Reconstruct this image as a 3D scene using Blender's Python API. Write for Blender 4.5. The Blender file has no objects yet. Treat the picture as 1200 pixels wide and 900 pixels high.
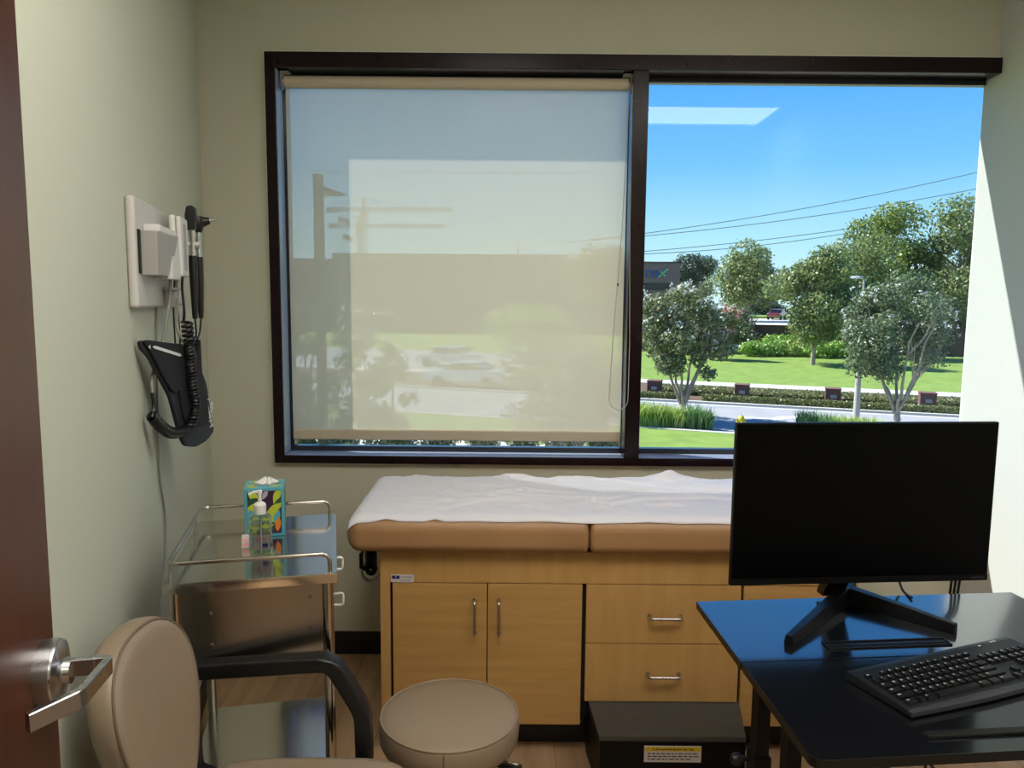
import bpy, bmesh, math, random
import numpy as np
from mathutils import Vector, Matrix, noise
C = bpy.context.scene.collection
PI = math.pi
rad = math.radians
random.seed(7)
GZ = -3.5                       # street level below the exam room floor

# ------------------------------------------------------------------ camera maths (same numbers as the camera below)
FPX, PITCH, ROLL, EYE = 900.0, rad(6.4), rad(0.5), Vector((0, 0, 1.48))
_F = Vector((0, math.cos(PITCH), -math.sin(PITCH)))
_U0 = Vector((0, math.sin(PITCH), math.cos(PITCH)))
_R0 = Vector((1, 0, 0))
_R = _R0 * math.cos(ROLL) + _U0 * math.sin(ROLL)
_U = -_R0 * math.sin(ROLL) + _U0 * math.cos(ROLL)
def ray(x, y): return (x - 600) / FPX * _R - (y - 450) / FPX * _U + _F
def gz(x, y, z=GZ):             # surveyed point on a level surface
    v = ray(x, y); return EYE + v * ((z - EYE.z) / v.z)
def dy(x, y, d):                # surveyed point at a distance
    v = ray(x, y); return EYE + v * (d / v.y)

# ------------------------------------------------------------------ materials
def lin(h):
    h = h.lstrip('#'); o = []
    for i in (0, 2, 4):
        c = int(h[i:i+2], 16) / 255
        o.append(c / 12.92 if c <= 0.04045 else ((c + 0.055) / 1.055) ** 2.4)
    return (o[0], o[1], o[2], 1)
def newmat(name):
    m = bpy.data.materials.new(name); m.use_nodes = True
    nt = m.node_tree; nt.nodes.clear()
    out = nt.nodes.new('ShaderNodeOutputMaterial')
    return m, nt, out
def N(nt, t, **kw):
    n = nt.nodes.new(t)
    for k, v in kw.items():
        if k in n.inputs: n.inputs[k].default_value = v
        else: setattr(n, k, v)
    return n
def mat(name, col, rough=0.5, metal=0.0, var=None, nscale=6.0, stretch=(1, 1, 1), bump=0.0, bscale=40.0, spec=0.5, coat=0.0, rvar=0.0, detail=4.0):
    m, nt, out = newmat(name)
    p = N(nt, 'ShaderNodeBsdfPrincipled')
    col = lin(col) if isinstance(col, str) else col
    p.inputs['Base Color'].default_value = col
    p.inputs['Roughness'].default_value = rough
    p.inputs['Metallic'].default_value = metal
    p.inputs['Specular IOR Level'].default_value = spec
    p.inputs['Coat Weight'].default_value = coat; p.inputs['Coat Roughness'].default_value = 0.10; p.inputs['Coat IOR'].default_value = 1.7
    nt.links.new(p.outputs[0], out.inputs[0])
    tc = N(nt, 'ShaderNodeTexCoord'); mp = N(nt, 'ShaderNodeMapping')
    mp.inputs['Scale'].default_value = stretch
    nt.links.new(tc.outputs['Object'], mp.inputs[0])
    nz = N(nt, 'ShaderNodeTexNoise', Scale=nscale, Detail=detail)
    nt.links.new(mp.outputs[0], nz.inputs['Vector'])
    if var:
        r = N(nt, 'ShaderNodeValToRGB')
        r.color_ramp.elements[0].position = 0.3; r.color_ramp.elements[1].position = 0.7
        r.color_ramp.elements[0].color = lin(var) if isinstance(var, str) else var
        r.color_ramp.elements[1].color = col
        nt.links.new(nz.outputs['Fac'], r.inputs[0]); nt.links.new(r.outputs[0], p.inputs['Base Color'])
    if rvar:
        mr = N(nt, 'ShaderNodeMapRange'); mr.inputs['To Min'].default_value = rough - rvar; mr.inputs['To Max'].default_value = rough + rvar
        nt.links.new(nz.outputs['Fac'], mr.inputs[0]); nt.links.new(mr.outputs[0], p.inputs['Roughness'])
    if bump:
        nb = N(nt, 'ShaderNodeTexNoise', Scale=bscale, Detail=3.0)
        nt.links.new(mp.outputs[0], nb.inputs['Vector'])
        b = N(nt, 'ShaderNodeBump', Strength=bump, Distance=0.004)
        nt.links.new(nb.outputs['Fac'], b.inputs['Height']); nt.links.new(b.outputs[0], p.inputs['Normal'])
    return m
def leafmat(name, a, b, c=None, rough=0.42, trans=0.25):
    m, nt, out = newmat(name)
    g = N(nt, 'ShaderNodeNewGeometry'); r = N(nt, 'ShaderNodeValToRGB')
    r.color_ramp.elements[0].color = lin(a); r.color_ramp.elements[1].color = lin(b)
    if c:
        e = r.color_ramp.elements.new(0.93); e.color = lin(b); r.color_ramp.elements[-1].color = lin(c)
    nt.links.new(g.outputs['Random Per Island'], r.inputs[0])
    p = N(nt, 'ShaderNodeBsdfPrincipled', Roughness=rough)
    t = N(nt, 'ShaderNodeBsdfTranslucent'); mx = N(nt, 'ShaderNodeMixShader', Fac=trans)
    nt.links.new(r.outputs[0], p.inputs['Base Color']); nt.links.new(r.outputs[0], t.inputs[0])
    nt.links.new(p.outputs[0], mx.inputs[1]); nt.links.new(t.outputs[0], mx.inputs[2]); nt.links.new(mx.outputs[0], out.inputs[0])
    return m
def emis(name, col, s):
    m, nt, out = newmat(name); e = N(nt, 'ShaderNodeEmission', Strength=s); e.inputs[0].default_value = lin(col)
    nt.links.new(e.outputs[0], out.inputs[0]); return m
def glassmat(name, tint=(0.93, 0.97, 0.96, 1), r0=0.06, power=5.0):
    m, nt, out = newmat(name)
    lw = N(nt, 'ShaderNodeLayerWeight', Blend=0.5)
    pw = N(nt, 'ShaderNodeMath', operation='POWER'); pw.inputs[1].default_value = power
    nt.links.new(lw.outputs['Facing'], pw.inputs[0])
    mr = N(nt, 'ShaderNodeMapRange'); mr.inputs['To Min'].default_value = r0; mr.inputs['To Max'].default_value = 1.0
    nt.links.new(pw.outputs[0], mr.inputs[0])
    t = N(nt, 'ShaderNodeBsdfTransparent'); t.inputs[0].default_value = tint
    gl = N(nt, 'ShaderNodeBsdfGlossy', Roughness=0.0); mx = N(nt, 'ShaderNodeMixShader')
    nt.links.new(mr.outputs[0], mx.inputs[0]); nt.links.new(t.outputs[0], mx.inputs[1]); nt.links.new(gl.outputs[0], mx.inputs[2])
    nt.links.new(mx.outputs[0], out.inputs[0]); return m

M = {}
def wallpaint(name, col):
    return mat(name, col, rough=0.85, bump=0.12, bscale=220, spec=0.2)
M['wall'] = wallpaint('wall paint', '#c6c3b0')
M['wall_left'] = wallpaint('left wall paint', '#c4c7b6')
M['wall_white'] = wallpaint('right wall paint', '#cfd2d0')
M['ceil'] = mat('ceiling tile', '#d6d5cd', 0.9, bump=0.3, bscale=120)
M['black_base'] = mat('black rubber base', '#151518', 0.55)
M['frame'] = mat('dark bronze window frame', '#1d0b11', 0.26, var='#180a0e', nscale=20, spec=0.25)
M['frame_in'] = mat('window stop metal', '#2c2c33', 0.15)
M['ledge'] = mat('sky glare ledge', '#97a3bb', 0.25)  # pale blue base colour stands in for skylight glare on dark metal
M['caulk'] = mat('white sealant', '#dedbd0', 0.7)
M['glass'] = glassmat('window glass', (0.96, 0.985, 0.98, 1), 0.016)
M['maple'] = mat('maple laminate', '#c2985d', 0.42, var='#b58b50', nscale=3.0, stretch=(1.2, 1.2, 14), bump=0.03)
M['maple_h'] = mat('maple laminate front', '#c49a5f', 0.40, var='#b78d52', nscale=2.2, stretch=(10, 2, 1.4), bump=0.03)
M['vinyl'] = mat('brown vinyl', '#ad855c', 0.46, var='#a17952', nscale=5, bump=0.12, bscale=160)
M['taupe'] = mat('taupe vinyl', '#917f6b', 0.42, var='#8a7864', nscale=4, bump=0.10, bscale=220)
M['piping'] = mat('taupe piping', '#6f5f4d', 0.5)
M['paper'] = mat('exam paper', '#e6e4ec', 0.75, bump=0.10, bscale=60)
M['chrome'] = mat('brushed nickel', '#c9c6c0', 0.22, 1.0)
M['steel'] = mat('brushed stainless steel', '#cdcac4', 0.13, 1.0, nscale=90, stretch=(1, 0.03, 1), rvar=0.03, bump=0.015, bscale=300)
M['steel_panel'] = mat('satin stainless panel', '#a8a29b', 0.26, 1.0)
M['steel_tube'] = mat('polished steel tube', '#c2bcb2', 0.14, 1.0)
M['screw'] = mat('screw head', '#9d9489', 0.25, 1.0)
M['blackplastic'] = mat('black plastic', '#0d0d0f', 0.42)
M['blackmetal'] = mat('black powder coat', '#070708', 0.5, spec=0.25)
M['nylon'] = mat('black nylon', '#0e0f13', 0.75, var='#14161d', nscale=8, bump=0.2, bscale=400)
M['nylon2'] = mat('dark navy vinyl edge', '#1d2029', 0.6)
M['whiteplastic'] = mat('white plastic', '#dedcd8', 0.38)
M['greyplastic'] = mat('grey plastic', '#a3a09d', 0.45)
M['panelgrey'] = mat('pale grey panel', '#cbc7c3', 0.42)
M['darkslot'] = mat('dark slot', '#0a0a0a', 0.7)
M['greytread'] = mat('grey rubber tread', '#4a4641', 0.75, var='#433f3b', nscale=30, bump=0.3, bscale=300)
M['door'] = mat('mahogany door veneer', '#4f2717', 0.38, var='#3f1e12', nscale=4, stretch=(6, 6, 0.6), bump=0.03)
M['satin'] = mat('satin chrome', '#b9b9ba', 0.26, 1.0, nscale=60, stretch=(1, 1, 0.05), rvar=0.06)
M['desk'] = mat('black wood grain laminate', '#0a0b0f', 0.16, var='#0f1117', nscale=5, stretch=(1.5, 26, 8), bump=0.05, bscale=14, spec=1.0, coat=1.0)
M['deskedge'] = mat('black edge band', '#08080a', 0.4)
M['screen'] = mat('screen glass', '#010102', 0.22, spec=0.12)
M['bezel'] = mat('monitor bezel', '#040406', 0.4, spec=0.25)
M['standmat'] = mat('monitor stand', '#0a0b0e', 0.38, spec=0.35)
M['keybody'] = mat('keyboard body', '#17191e', 0.38)
M['keycap'] = mat('keycap', '#0d0e11', 0.36)
M['keyedge'] = mat('keyboard rim', '#33363a', 0.4)
M['legend'] = mat('white legend', '#d9dadb', 0.5)
M['greytext'] = mat('grey lettering', '#3c3e42', 0.5)
M['stickerwhite'] = mat('label white', '#cfc6c4', 0.5)
M['stickeryellow'] = mat('label yellow', '#d9b51e', 0.5)
M['stickerblue'] = mat('label blue', '#1d1c6a', 0.5)
M['ink'] = mat('black ink', '#16120e', 0.6)
M['inkblue'] = mat('grey blue ink', '#6b7296', 0.6)
M['teal'] = mat('teal card', '#58a9bb', 0.5)
M['purple'] = mat('aubergine print', '#35193c', 0.5)
M['lime'] = mat('lime print', '#bcc93c', 0.5)
M['green'] = mat('dark green print', '#1d4a35', 0.5)
M['orange'] = mat('orange print', '#e08722', 0.5)
M['greyprint'] = mat('grey print', '#b9b3b6', 0.5)
M['tissue'] = mat('white tissue', '#ebe8e6', 0.8)
M['pink'] = mat('pink print', '#e8a3a6', 0.6)
M['silverfilm'] = mat('grey film', '#8b8787', 0.35)
M['gel'] = None
M['bluecaster'] = mat('blue wheel', '#2553b5', 0.5)
M['cord'] = mat('grey cord', '#8f8d83', 0.6)
M['clearstrap'] = mat('clear grey strap', '#a9a59c', 0.5)
M['lightpanel'] = emis('troffer diffuser', '#fff9f0', 11.0)
M['concrete'] = mat('concrete', '#c9c5bd', 0.9, var='#bab6ad', nscale=0.8)
M['asphalt'] = mat('asphalt', '#a3a3a6', 0.9, var='#98989c', nscale=0.6)
M['roadpaint'] = mat('road paint', '#ededed', 0.8)
M['grass'] = mat('lawn', '#809a40', 0.95, var='#6b8434', nscale=1.2, bump=0.6, bscale=60)
M['mulch'] = mat('mulch', '#6e5a46', 0.95, var='#5d4b3a', nscale=4)
M['brick'] = mat('brown brick', '#7a5450', 0.85, var='#6b4844', nscale=12)
M['brickdark'] = mat('retaining wall brick', '#5b4640', 0.9, var='#4f3c37', nscale=6)
M['plaque'] = mat('pale plaque', '#b9b2ad', 0.6)
M['bark'] = mat('tree bark', '#b5a898', 0.9, var='#8c7d6c', nscale=8)
M['barkdark'] = mat('dark bark', '#5b4a3b', 0.9, var='#4a3b2f', nscale=6)
M['myrtle'] = leafmat('crape myrtle leaves', '#47573a', '#98a06c', '#b3a27e', trans=0.32)
M['myrtle_dark'] = leafmat('dark myrtle leaves', '#44583c', '#8d9c70', trans=0.32)  # slightly darker, greener leaf mix for some myrtles and shrubs
M['plane'] = leafmat('street tree leaves', '#54683c', '#9dab68', '#b9af6c', trans=0.32)
M['ash'] = leafmat('yellow green leaves', '#54692f', '#a3b052')
M['pine'] = leafmat('dark conifer needles', '#33483a', '#5f7759')
M['hedge'] = leafmat('clipped hedge leaves', '#5d6a38', '#93975c')
M['shrub'] = leafmat('bright shrub leaves', '#5e9132', '#a8c85c')
M['strap'] = leafmat('strappy leaves', '#84a84c', '#d3da86', trans=0.35)
M['strapdark'] = leafmat('dark strappy leaves', '#4d7a4a', '#8fb070', trans=0.35)
M['bloom'] = leafmat('white blossom', '#e8e4dc', '#ffffff')
M['bloompink'] = leafmat('pink blossom', '#d98a92', '#efb9ba')
M['build'] = mat('brown stucco', '#7d6c6a', 0.9, var='#746462', nscale=0.3)
M['buildcap'] = mat('dark parapet cap', '#3f3f45', 0.7)
M['buildwin'] = mat('dark ribbon glass', '#2c2c35', 0.3)
M['white'] = mat('white painted wall', '#dfe5ea', 0.7)
M['signblue'] = mat('blue sign letters', '#1f4fa5', 0.5)
M['signgreen'] = mat('green sign mark', '#49c9a0', 0.5)
M['lampmetal'] = mat('lamp post metal', '#bdb8ad', 0.5)
M['bronzepost'] = mat('bronze lamp post', '#4e463c', 0.6)
M['wire'] = mat('power cable', '#5a7080', 0.6)
M['crane'] = mat('crane steel', '#8d8a86', 0.6)
M['cranered'] = mat('crane red section', '#c07a70', 0.6)
M['hydrant'] = mat('hydrant yellow', '#d8c02b', 0.5)
M['carred'] = mat('dark red car paint', '#6e3038', 0.25, coat=0.5)
M['carwhite'] = mat('white car paint', '#e6e8ea', 0.25, coat=0.5)
M['carglass'] = mat('car glass', '#15181c', 0.08)
M['tyre'] = mat('tyre rubber', '#17171a', 0.8)
M['flagred'] = mat('flag red', '#b0424a', 0.8)
M['flagblue'] = mat('flag dark', '#39424a', 0.8)
M['flagwhite'] = mat('flag white', '#e5dfdd', 0.8)

def gelmat():
    m, nt, out = newmat('clear gel bottle'); g = N(nt, 'ShaderNodeBsdfGlass', Roughness=0.02, IOR=1.38); t = N(nt, 'ShaderNodeBsdfTransparent'); mx = N(nt, 'ShaderNodeMixShader', Fac=0.35)
    g.inputs[0].default_value = (0.96, 0.98, 0.98, 1); t.inputs[0].default_value = (0.95, 0.97, 0.97, 1)
    nt.links.new(g.outputs[0], mx.inputs[1]); nt.links.new(t.outputs[0], mx.inputs[2]); nt.links.new(mx.outputs[0], out.inputs[0]); return m
M['gel'] = gelmat()
# roller blind: open weave, so part of the light goes straight through and part is scattered by the threads
def blindmat():
    m, nt, out = newmat('woven solar screen')
    t = N(nt, 'ShaderNodeBsdfTransparent'); t.inputs[0].default_value = (1, 1, 1, 1)
    d = N(nt, 'ShaderNodeBsdfDiffuse'); d.inputs[0].default_value = (0.92, 0.86, 0.74, 1)
    tl = N(nt, 'ShaderNodeBsdfTranslucent'); tl.inputs[0].default_value = (0.95, 0.86, 0.68, 1)
    m1 = N(nt, 'ShaderNodeMixShader', Fac=0.50); m2 = N(nt, 'ShaderNodeMixShader', Fac=0.55)
    nt.links.new(d.outputs[0], m1.inputs[1]); nt.links.new(tl.outputs[0], m1.inputs[2])
    nt.links.new(t.outputs[0], m2.inputs[1]); nt.links.new(m1.outputs[0], m2.inputs[2]); nt.links.new(m2.outputs[0], out.inputs[0])
    return m
M['blind'] = blindmat()
M['blindrail'] = mat('blind rail fabric', '#bfb29c', 0.7)

def floormat():
    m, nt, out = newmat('vinyl plank floor')
    p = N(nt, 'ShaderNodeBsdfPrincipled', Roughness=0.42)
    tc = N(nt, 'ShaderNodeTexCoord'); mp = N(nt, 'ShaderNodeMapping'); mp.inputs['Rotation'].default_value = (0, 0, rad(90))
    br = N(nt, 'ShaderNodeTexBrick', Scale=1.0); br.offset = 0.37
    br.inputs['Brick Width'].default_value = 1.2; br.inputs['Row Height'].default_value = 0.15
    br.inputs['Mortar Size'].default_value = 0.0012
    br.inputs['Color1'].default_value = lin('#b39271'); br.inputs['Color2'].default_value = lin('#a98866'); br.inputs['Mortar'].default_value = lin('#7a5f47')
    nz = N(nt, 'ShaderNodeTexNoise', Scale=3.0, Detail=6.0); mp2 = N(nt, 'ShaderNodeMapping'); mp2.inputs['Scale'].default_value = (7, 0.9, 1)
    mix = N(nt, 'ShaderNodeMixRGB', blend_type='MULTIPLY'); mix.inputs[0].default_value = 0.8
    r = N(nt, 'ShaderNodeValToRGB'); r.color_ramp.elements[0].position = 0.3; r.color_ramp.elements[1].position = 0.65
    r.color_ramp.elements[0].color = (0.66, 0.60, 0.55, 1); r.color_ramp.elements[1].color = (1, 1, 1, 1)
    L = nt.links.new
    L(tc.outputs['Object'], mp.inputs[0]); L(mp.outputs[0], br.inputs['Vector']); L(tc.outputs['Object'], mp2.inputs[0]); L(mp2.outputs[0], nz.inputs['Vector'])
    L(nz.outputs['Fac'], r.inputs[0]); L(br.outputs['Color'], mix.inputs[1]); L(r.outputs[0], mix.inputs[2]); L(mix.outputs[0], p.inputs['Base Color']); L(p.outputs[0], out.inputs[0])
    return m
M['floor'] = floormat()

# ------------------------------------------------------------------ mesh builder
class MB:
    def __init__(s): s.v = []; s.f = []; s.m = []
    def add(s, vs, fs, mi=0, T=None):
        o = len(s.v)
        for p in vs:
            p = Vector(p)
            if T is not None: p = T @ p
            s.v.append((p.x, p.y, p.z))
        for f in fs: s.f.append(tuple(i + o for i in f)); s.m.append(mi)
        return s
    def bm(s, b, mi=0, T=None):
        b.verts.ensure_lookup_table(); b.verts.index_update()
        s.add([v.co.copy() for v in b.verts], [[v.index for v in f.verts] for f in b.faces], mi, T); b.free(); return s
    def box(s, x0, x1, y0, y1, z0, z1, b=0.0, seg=2, mi=0, T=None):
        vs = [(x0,y0,z0),(x1,y0,z0),(x1,y1,z0),(x0,y1,z0),(x0,y0,z1),(x1,y0,z1),(x1,y1,z1),(x0,y1,z1)]
        fs = [(0,3,2,1),(4,5,6,7),(0,1,5,4),(1,2,6,5),(2,3,7,6),(3,0,4,7)]
        return s.hull(vs, fs, b, seg, mi, T)
    def hull(s, vs, fs, b=0.0, seg=2, mi=0, T=None):
        if b <= 0: return s.add(vs, fs, mi, T)
        bm_ = bmesh.new(); bv = [bm_.verts.new(p) for p in vs]
        for f in fs: bm_.faces.new([bv[i] for i in f])
        bmesh.ops.bevel(bm_, geom=list(bm_.edges), offset=b, segments=seg, profile=0.5, affect='EDGES')
        return s.bm(bm_, mi, T)
    def prism(s, poly, ax, a0, a1, b=0.0, seg=2, mi=0, T=None):   # poly of (p,q) in the plane across axis ax, extruded a0..a1
        n = len(poly)
        def P(p, q, a): return {'x': (a, p, q), 'y': (p, a, q), 'z': (p, q, a)}[ax]
        vs = [P(p, q, a0) for p, q in poly] + [P(p, q, a1) for p, q in poly]
        fs = [tuple(range(n))[::-1], tuple(range(n, 2*n))] + [(i, (i+1) % n, n+(i+1) % n, n+i) for i in range(n)]
        bm_ = bmesh.new(); bv = [bm_.verts.new(p) for p in vs]
        for f in fs: bm_.faces.new([bv[i] for i in f])
        bmesh.ops.recalc_face_normals(bm_, faces=list(bm_.faces))
        if b > 0:
            bmesh.ops.bevel(bm_, geom=list(bm_.edges), offset=b, segments=seg, profile=0.5, affect='EDGES')
        return s.bm(bm_, mi, T)
    def tube(s, pts, r, n=10, closed=False, cap=True, mi=0, T=None, flat=None):
        pts = [Vector(p) for p in pts]; k = len(pts)
        rr = r if isinstance(r, (list, tuple)) else [r]*k
        tans = []
        for i in range(k):
            a = pts[(i-1) % k] if (closed or i > 0) else pts[i]; b = pts[(i+1) % k] if (closed or i < k-1) else pts[i]
            t = (b - a); tans.append(t.normalized() if t.length > 1e-9 else Vector((0,0,1)))
        up = Vector((0,0,1)) if abs(tans[0].z) < 0.9 else Vector((0,1,0))
        nx = tans[0].cross(up).normalized(); vs = []; fs = []
        for i in range(k):
            t = tans[i]; nx = (nx - t*nx.dot(t))
            nx = nx.normalized() if nx.length > 1e-6 else t.orthogonal().normalized()
            ny = t.cross(nx)
            for j in range(n):
                a = 2*PI*j/n; ca, sa = math.cos(a), math.sin(a)
                if flat: ca *= flat[0]; sa *= flat[1]
                vs.append(pts[i] + (nx*ca + ny*sa)*rr[i])
        rng = k if closed else k-1
        for i in range(rng):
            for j in range(n):
                a = i*n+j; b = i*n+(j+1) % n; c2 = ((i+1) % k)*n+(j+1) % n; d = ((i+1) % k)*n+j
                fs.append((a, d, c2, b))
        if cap and not closed:
            fs.append(tuple(range(n))); fs.append(tuple((k-1)*n+j for j in range(n))[::-1])
        return s.add(vs, fs, mi, T)
    def bar(s, pts, w, h, side=Vector((0,1,0)), mi=0, T=None, ch=0.25):   # sweeps a chamfered rectangle (w across `side`, h across the bend plane)
        pts = [Vector(p) for p in pts]; k = len(pts); side = Vector(side).normalized()
        prof = []
        c = ch*min(w, h)
        for (a, b_) in ((w/2, h/2-c), (w/2-c, h/2), (-w/2+c, h/2), (-w/2, h/2-c), (-w/2, -h/2+c), (-w/2+c, -h/2), (w/2-c, -h/2), (w/2, -h/2+c)): prof.append((a, b_))
        vs = []; fs = []; n = 8
        for i in range(k):
            t = (pts[min(i+1, k-1)] - pts[max(i-1, 0)]).normalized(); up = t.cross(side).normalized()
            if 0 < i < k-1:
                d1 = (pts[i]-pts[i-1]).normalized(); sc = 1/max(0.4, d1.dot(t))
            else: sc = 1
            for a, b_ in prof: vs.append(pts[i] + side*a + up*b_*sc)
        for i in range(k-1):
            for j in range(n): fs.append((i*n+j, i*n+(j+1) % n, (i+1)*n+(j+1) % n, (i+1)*n+j))
        fs.append(tuple(range(n))[::-1]); fs.append(tuple((k-1)*n+j for j in range(n)))
        return s.add(vs, fs, mi, T)
    def lathe(s, prof, n=32, mi=0, T=None):          # prof (r,z)
        vs = []; fs = []; k = len(prof)
        for r, z in prof:
            for j in range(n): vs.append((r*math.cos(2*PI*j/n), r*math.sin(2*PI*j/n), z))
        for i in range(k-1):
            for j in range(n): fs.append((i*n+j, i*n+(j+1) % n, (i+1)*n+(j+1) % n, (i+1)*n+j))
        fs.append(tuple(range(n))[::-1]); fs.append(tuple((k-1)*n+j for j in range(n)))
        return s.add(vs, fs, mi, T)
    def rings(s, outline, prof, place, mi=0, T=None):  # cushions: outline of unit points, prof of (scale, depth)
        vs = []; fs = []; n = len(outline); k = len(prof)
        for sc, d in prof:
            for a, b_ in outline: vs.append(place(a, b_, sc, d))
        for i in range(k-1):
            for j in range(n): fs.append((i*n+j, i*n+(j+1) % n, (i+1)*n+(j+1) % n, (i+1)*n+j))
        fs.append(tuple(range(n))[::-1]); fs.append(tuple((k-1)*n+j for j in range(n)))
        return s.add(vs, fs, mi, T)
    def grid(s, fn, nu, nv, mi=0, T=None):
        vs = [fn(i/nu, j/nv) for i in range(nu+1) for j in range(nv+1)]
        fs = [(i*(nv+1)+j, (i+1)*(nv+1)+j, (i+1)*(nv+1)+j+1, i*(nv+1)+j+1) for i in range(nu) for j in range(nv)]
        return s.add(vs, fs, mi, T)
    def text(s, body, size, T, mi=0, depth=0.0003, bold=0.0, align='CENTER'):
        cu = bpy.data.curves.new('t', 'FONT'); cu.body = body; cu.size = size; cu.align_x = align; cu.align_y = 'CENTER'
        cu.extrude = depth; cu.offset = bold; cu.resolution_u = 2
        o = bpy.data.objects.new('t', cu); C.objects.link(o)
        dg = bpy.context.evaluated_depsgraph_get(); me = o.evaluated_get(dg).to_mesh()
        s.add([v.co.copy() for v in me.vertices], [tuple(p.vertices) for p in me.polygons], mi, T)
        o.evaluated_get(dg).to_mesh_clear(); bpy.data.objects.remove(o); bpy.data.curves.remove(cu); return s
    def build(s, name, mats, parent=None, smooth=True, loc=None, rz=0, ang=38):
        me = bpy.data.meshes.new(name); me.from_pydata(s.v, [], s.f)
        mats = mats if isinstance(mats, (list, tuple)) else [mats]
        for m in mats: me.materials.append(M[m] if isinstance(m, str) else m)
        if len(mats) > 1: me.polygons.foreach_set('material_index', s.m)
        me.validate(); 
        if smooth:
            me.shade_smooth(); me.set_sharp_from_angle(angle=rad(ang))
        me.update()
        o = bpy.data.objects.new(name, me); C.objects.link(o)
        if smooth and len(s.f) < 6000:
            wn = o.modifiers.new('even shading', 'WEIGHTED_NORMAL'); wn.keep_sharp = True; wn.weight = 100
        if parent: o.parent = parent
        if loc is not None: o.location = loc
        o.rotation_euler.z = rz
        return o
def fixnormals(o):
    b = bmesh.new(); b.from_mesh(o.data); bmesh.ops.recalc_face_normals(b, faces=list(b.faces)); b.to_mesh(o.data); b.free(); return o
def tag(o, label, cat, group=None):
    o['label'] = label; o['category'] = cat
    if group: o['group'] = group
    return o
def thing(name, label, cat, loc=(0,0,0), rz=0.0, group=None):
    o = bpy.data.objects.new(name, None); o.empty_display_size = 0.1; C.objects.link(o)
    o.location = loc; o.rotation_euler.z = rz; return tag(o, label, cat, group)
def struct(o): o['kind'] = 'structure'; return o
def copy_tree(o, parent=None):
    c = o.copy(); C.objects.link(c)
    if parent: c.parent = parent
    for ch in list(o.children): copy_tree(ch, c)
    return c
def TR(x, y, z, rx=0, ry=0, rz=0):
    return Matrix.Translation((x, y, z)) @ Matrix.Rotation(rz, 4, 'Z') @ Matrix.Rotation(ry, 4, 'Y') @ Matrix.Rotation(rx, 4, 'X')
def arc(cx, cy, r, a0, a1, n=6): return [(cx + r*math.cos(rad(a0+(a1-a0)*i/n)), cy + r*math.sin(rad(a0+(a1-a0)*i/n))) for i in range(n+1)]
def rrect(x0, x1, y0, y1, r, n=5):
    return arc(x1-r, y1-r, r, 0, 90, n) + arc(x0+r, y1-r, r, 90, 180, n) + arc(x0+r, y0+r, r, 180, 270, n) + arc(x1-r, y0+r, r, 270, 360, n)
def fillet(pts, r, n=5):        # rounds the inner corners of a polyline
    pts = [Vector(p) for p in pts]; out = [pts[0]]
    for i in range(1, len(pts)-1):
        a = (pts[i-1]-pts[i]); b = (pts[i+1]-pts[i]); q = min(r, a.length*0.49, b.length*0.49)
        p0 = pts[i]+a.normalized()*q; p1 = pts[i]+b.normalized()*q
        for k in range(n+1):
            t = k/n; out.append(p0*(1-t)**2 + pts[i]*2*t*(1-t) + p1*t*t)
    out.append(pts[-1]); return out
def superell(n, e):
    o = []
    for i in range(n):
        a = 2*PI*i/n; c, s_ = math.cos(a), math.sin(a)
        o.append((math.copysign(abs(c)**(2/e), c), math.copysign(abs(s_)**(2/e), s_)))
    return o

# ================================================================== ROOM SHELL
CEIL = 2.74; FY = 3.06; FYO = 3.21; RX = 1.853
WA = rad(14); WO = (-1.215, 3.06, 0)            # the left wall runs 14 degrees off square; local x = into room, local y = towards window
def wl(n, t): return (WO[0] + n*math.cos(WA) - t*math.sin(WA), WO[1] + n*math.sin(WA) + t*math.cos(WA))
OX0, OX1, OZ0, OZ1 = -0.952, 1.8515, 0.812, 2.402

struct(MB().box(-2.4, 2.6, -1.9, FYO, -0.12, 0).build('floor', 'floor', smooth=False))
struct(MB().box(-2.4, 2.6, -1.9, FYO, CEIL, CEIL+0.1).build('ceiling', 'ceil', smooth=False))
m = MB()
m.box(-1.5, OX0, FY, FYO, 0, CEIL); m.box(OX0, RX, FY, FYO, OZ1, CEIL); m.box(OX0, RX, FY, FYO, 0, OZ0)
struct(m.build('wall_far', 'wall', smooth=False))
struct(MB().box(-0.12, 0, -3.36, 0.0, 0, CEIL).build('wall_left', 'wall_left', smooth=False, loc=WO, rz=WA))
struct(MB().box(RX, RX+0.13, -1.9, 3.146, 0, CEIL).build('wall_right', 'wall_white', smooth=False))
m = MB(); m.box(0.62, RX, -0.24, -0.12, 0, CEIL); m.box(-0.5, 0.62, -0.24, -0.12, 2.12, CEIL)
struct(m.build('wall_near', 'wall', smooth=False))
struct(MB().box(-2.4, 2.6, -1.9, -1.8, 0, CEIL).build('wall_corridor', 'wall', smooth=False))
struct(MB().box(-2.4, -2.3, -1.8, 0.0, 0, CEIL).build('wall_corridor_side', 'wall', smooth=False))
m = MB(); m.box(-1.21, 1.0, FY-0.008, FY, 0, 0.098, 0.003); m.box(1.0, RX, FY-0.008, FY, 0, 0.098, 0.003)
struct(m.build('baseboard_far', 'black_base'))
struct(MB().box(0, 0.008, -3.2, -0.01, 0, 0.098, 0.003).build('baseboard_left', 'black_base', loc=WO, rz=WA))
struct(MB().box(RX-0.008, RX, -0.1, FY-0.01, 0, 0.098, 0.003).build('baseboard_right', 'black_base'))

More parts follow.
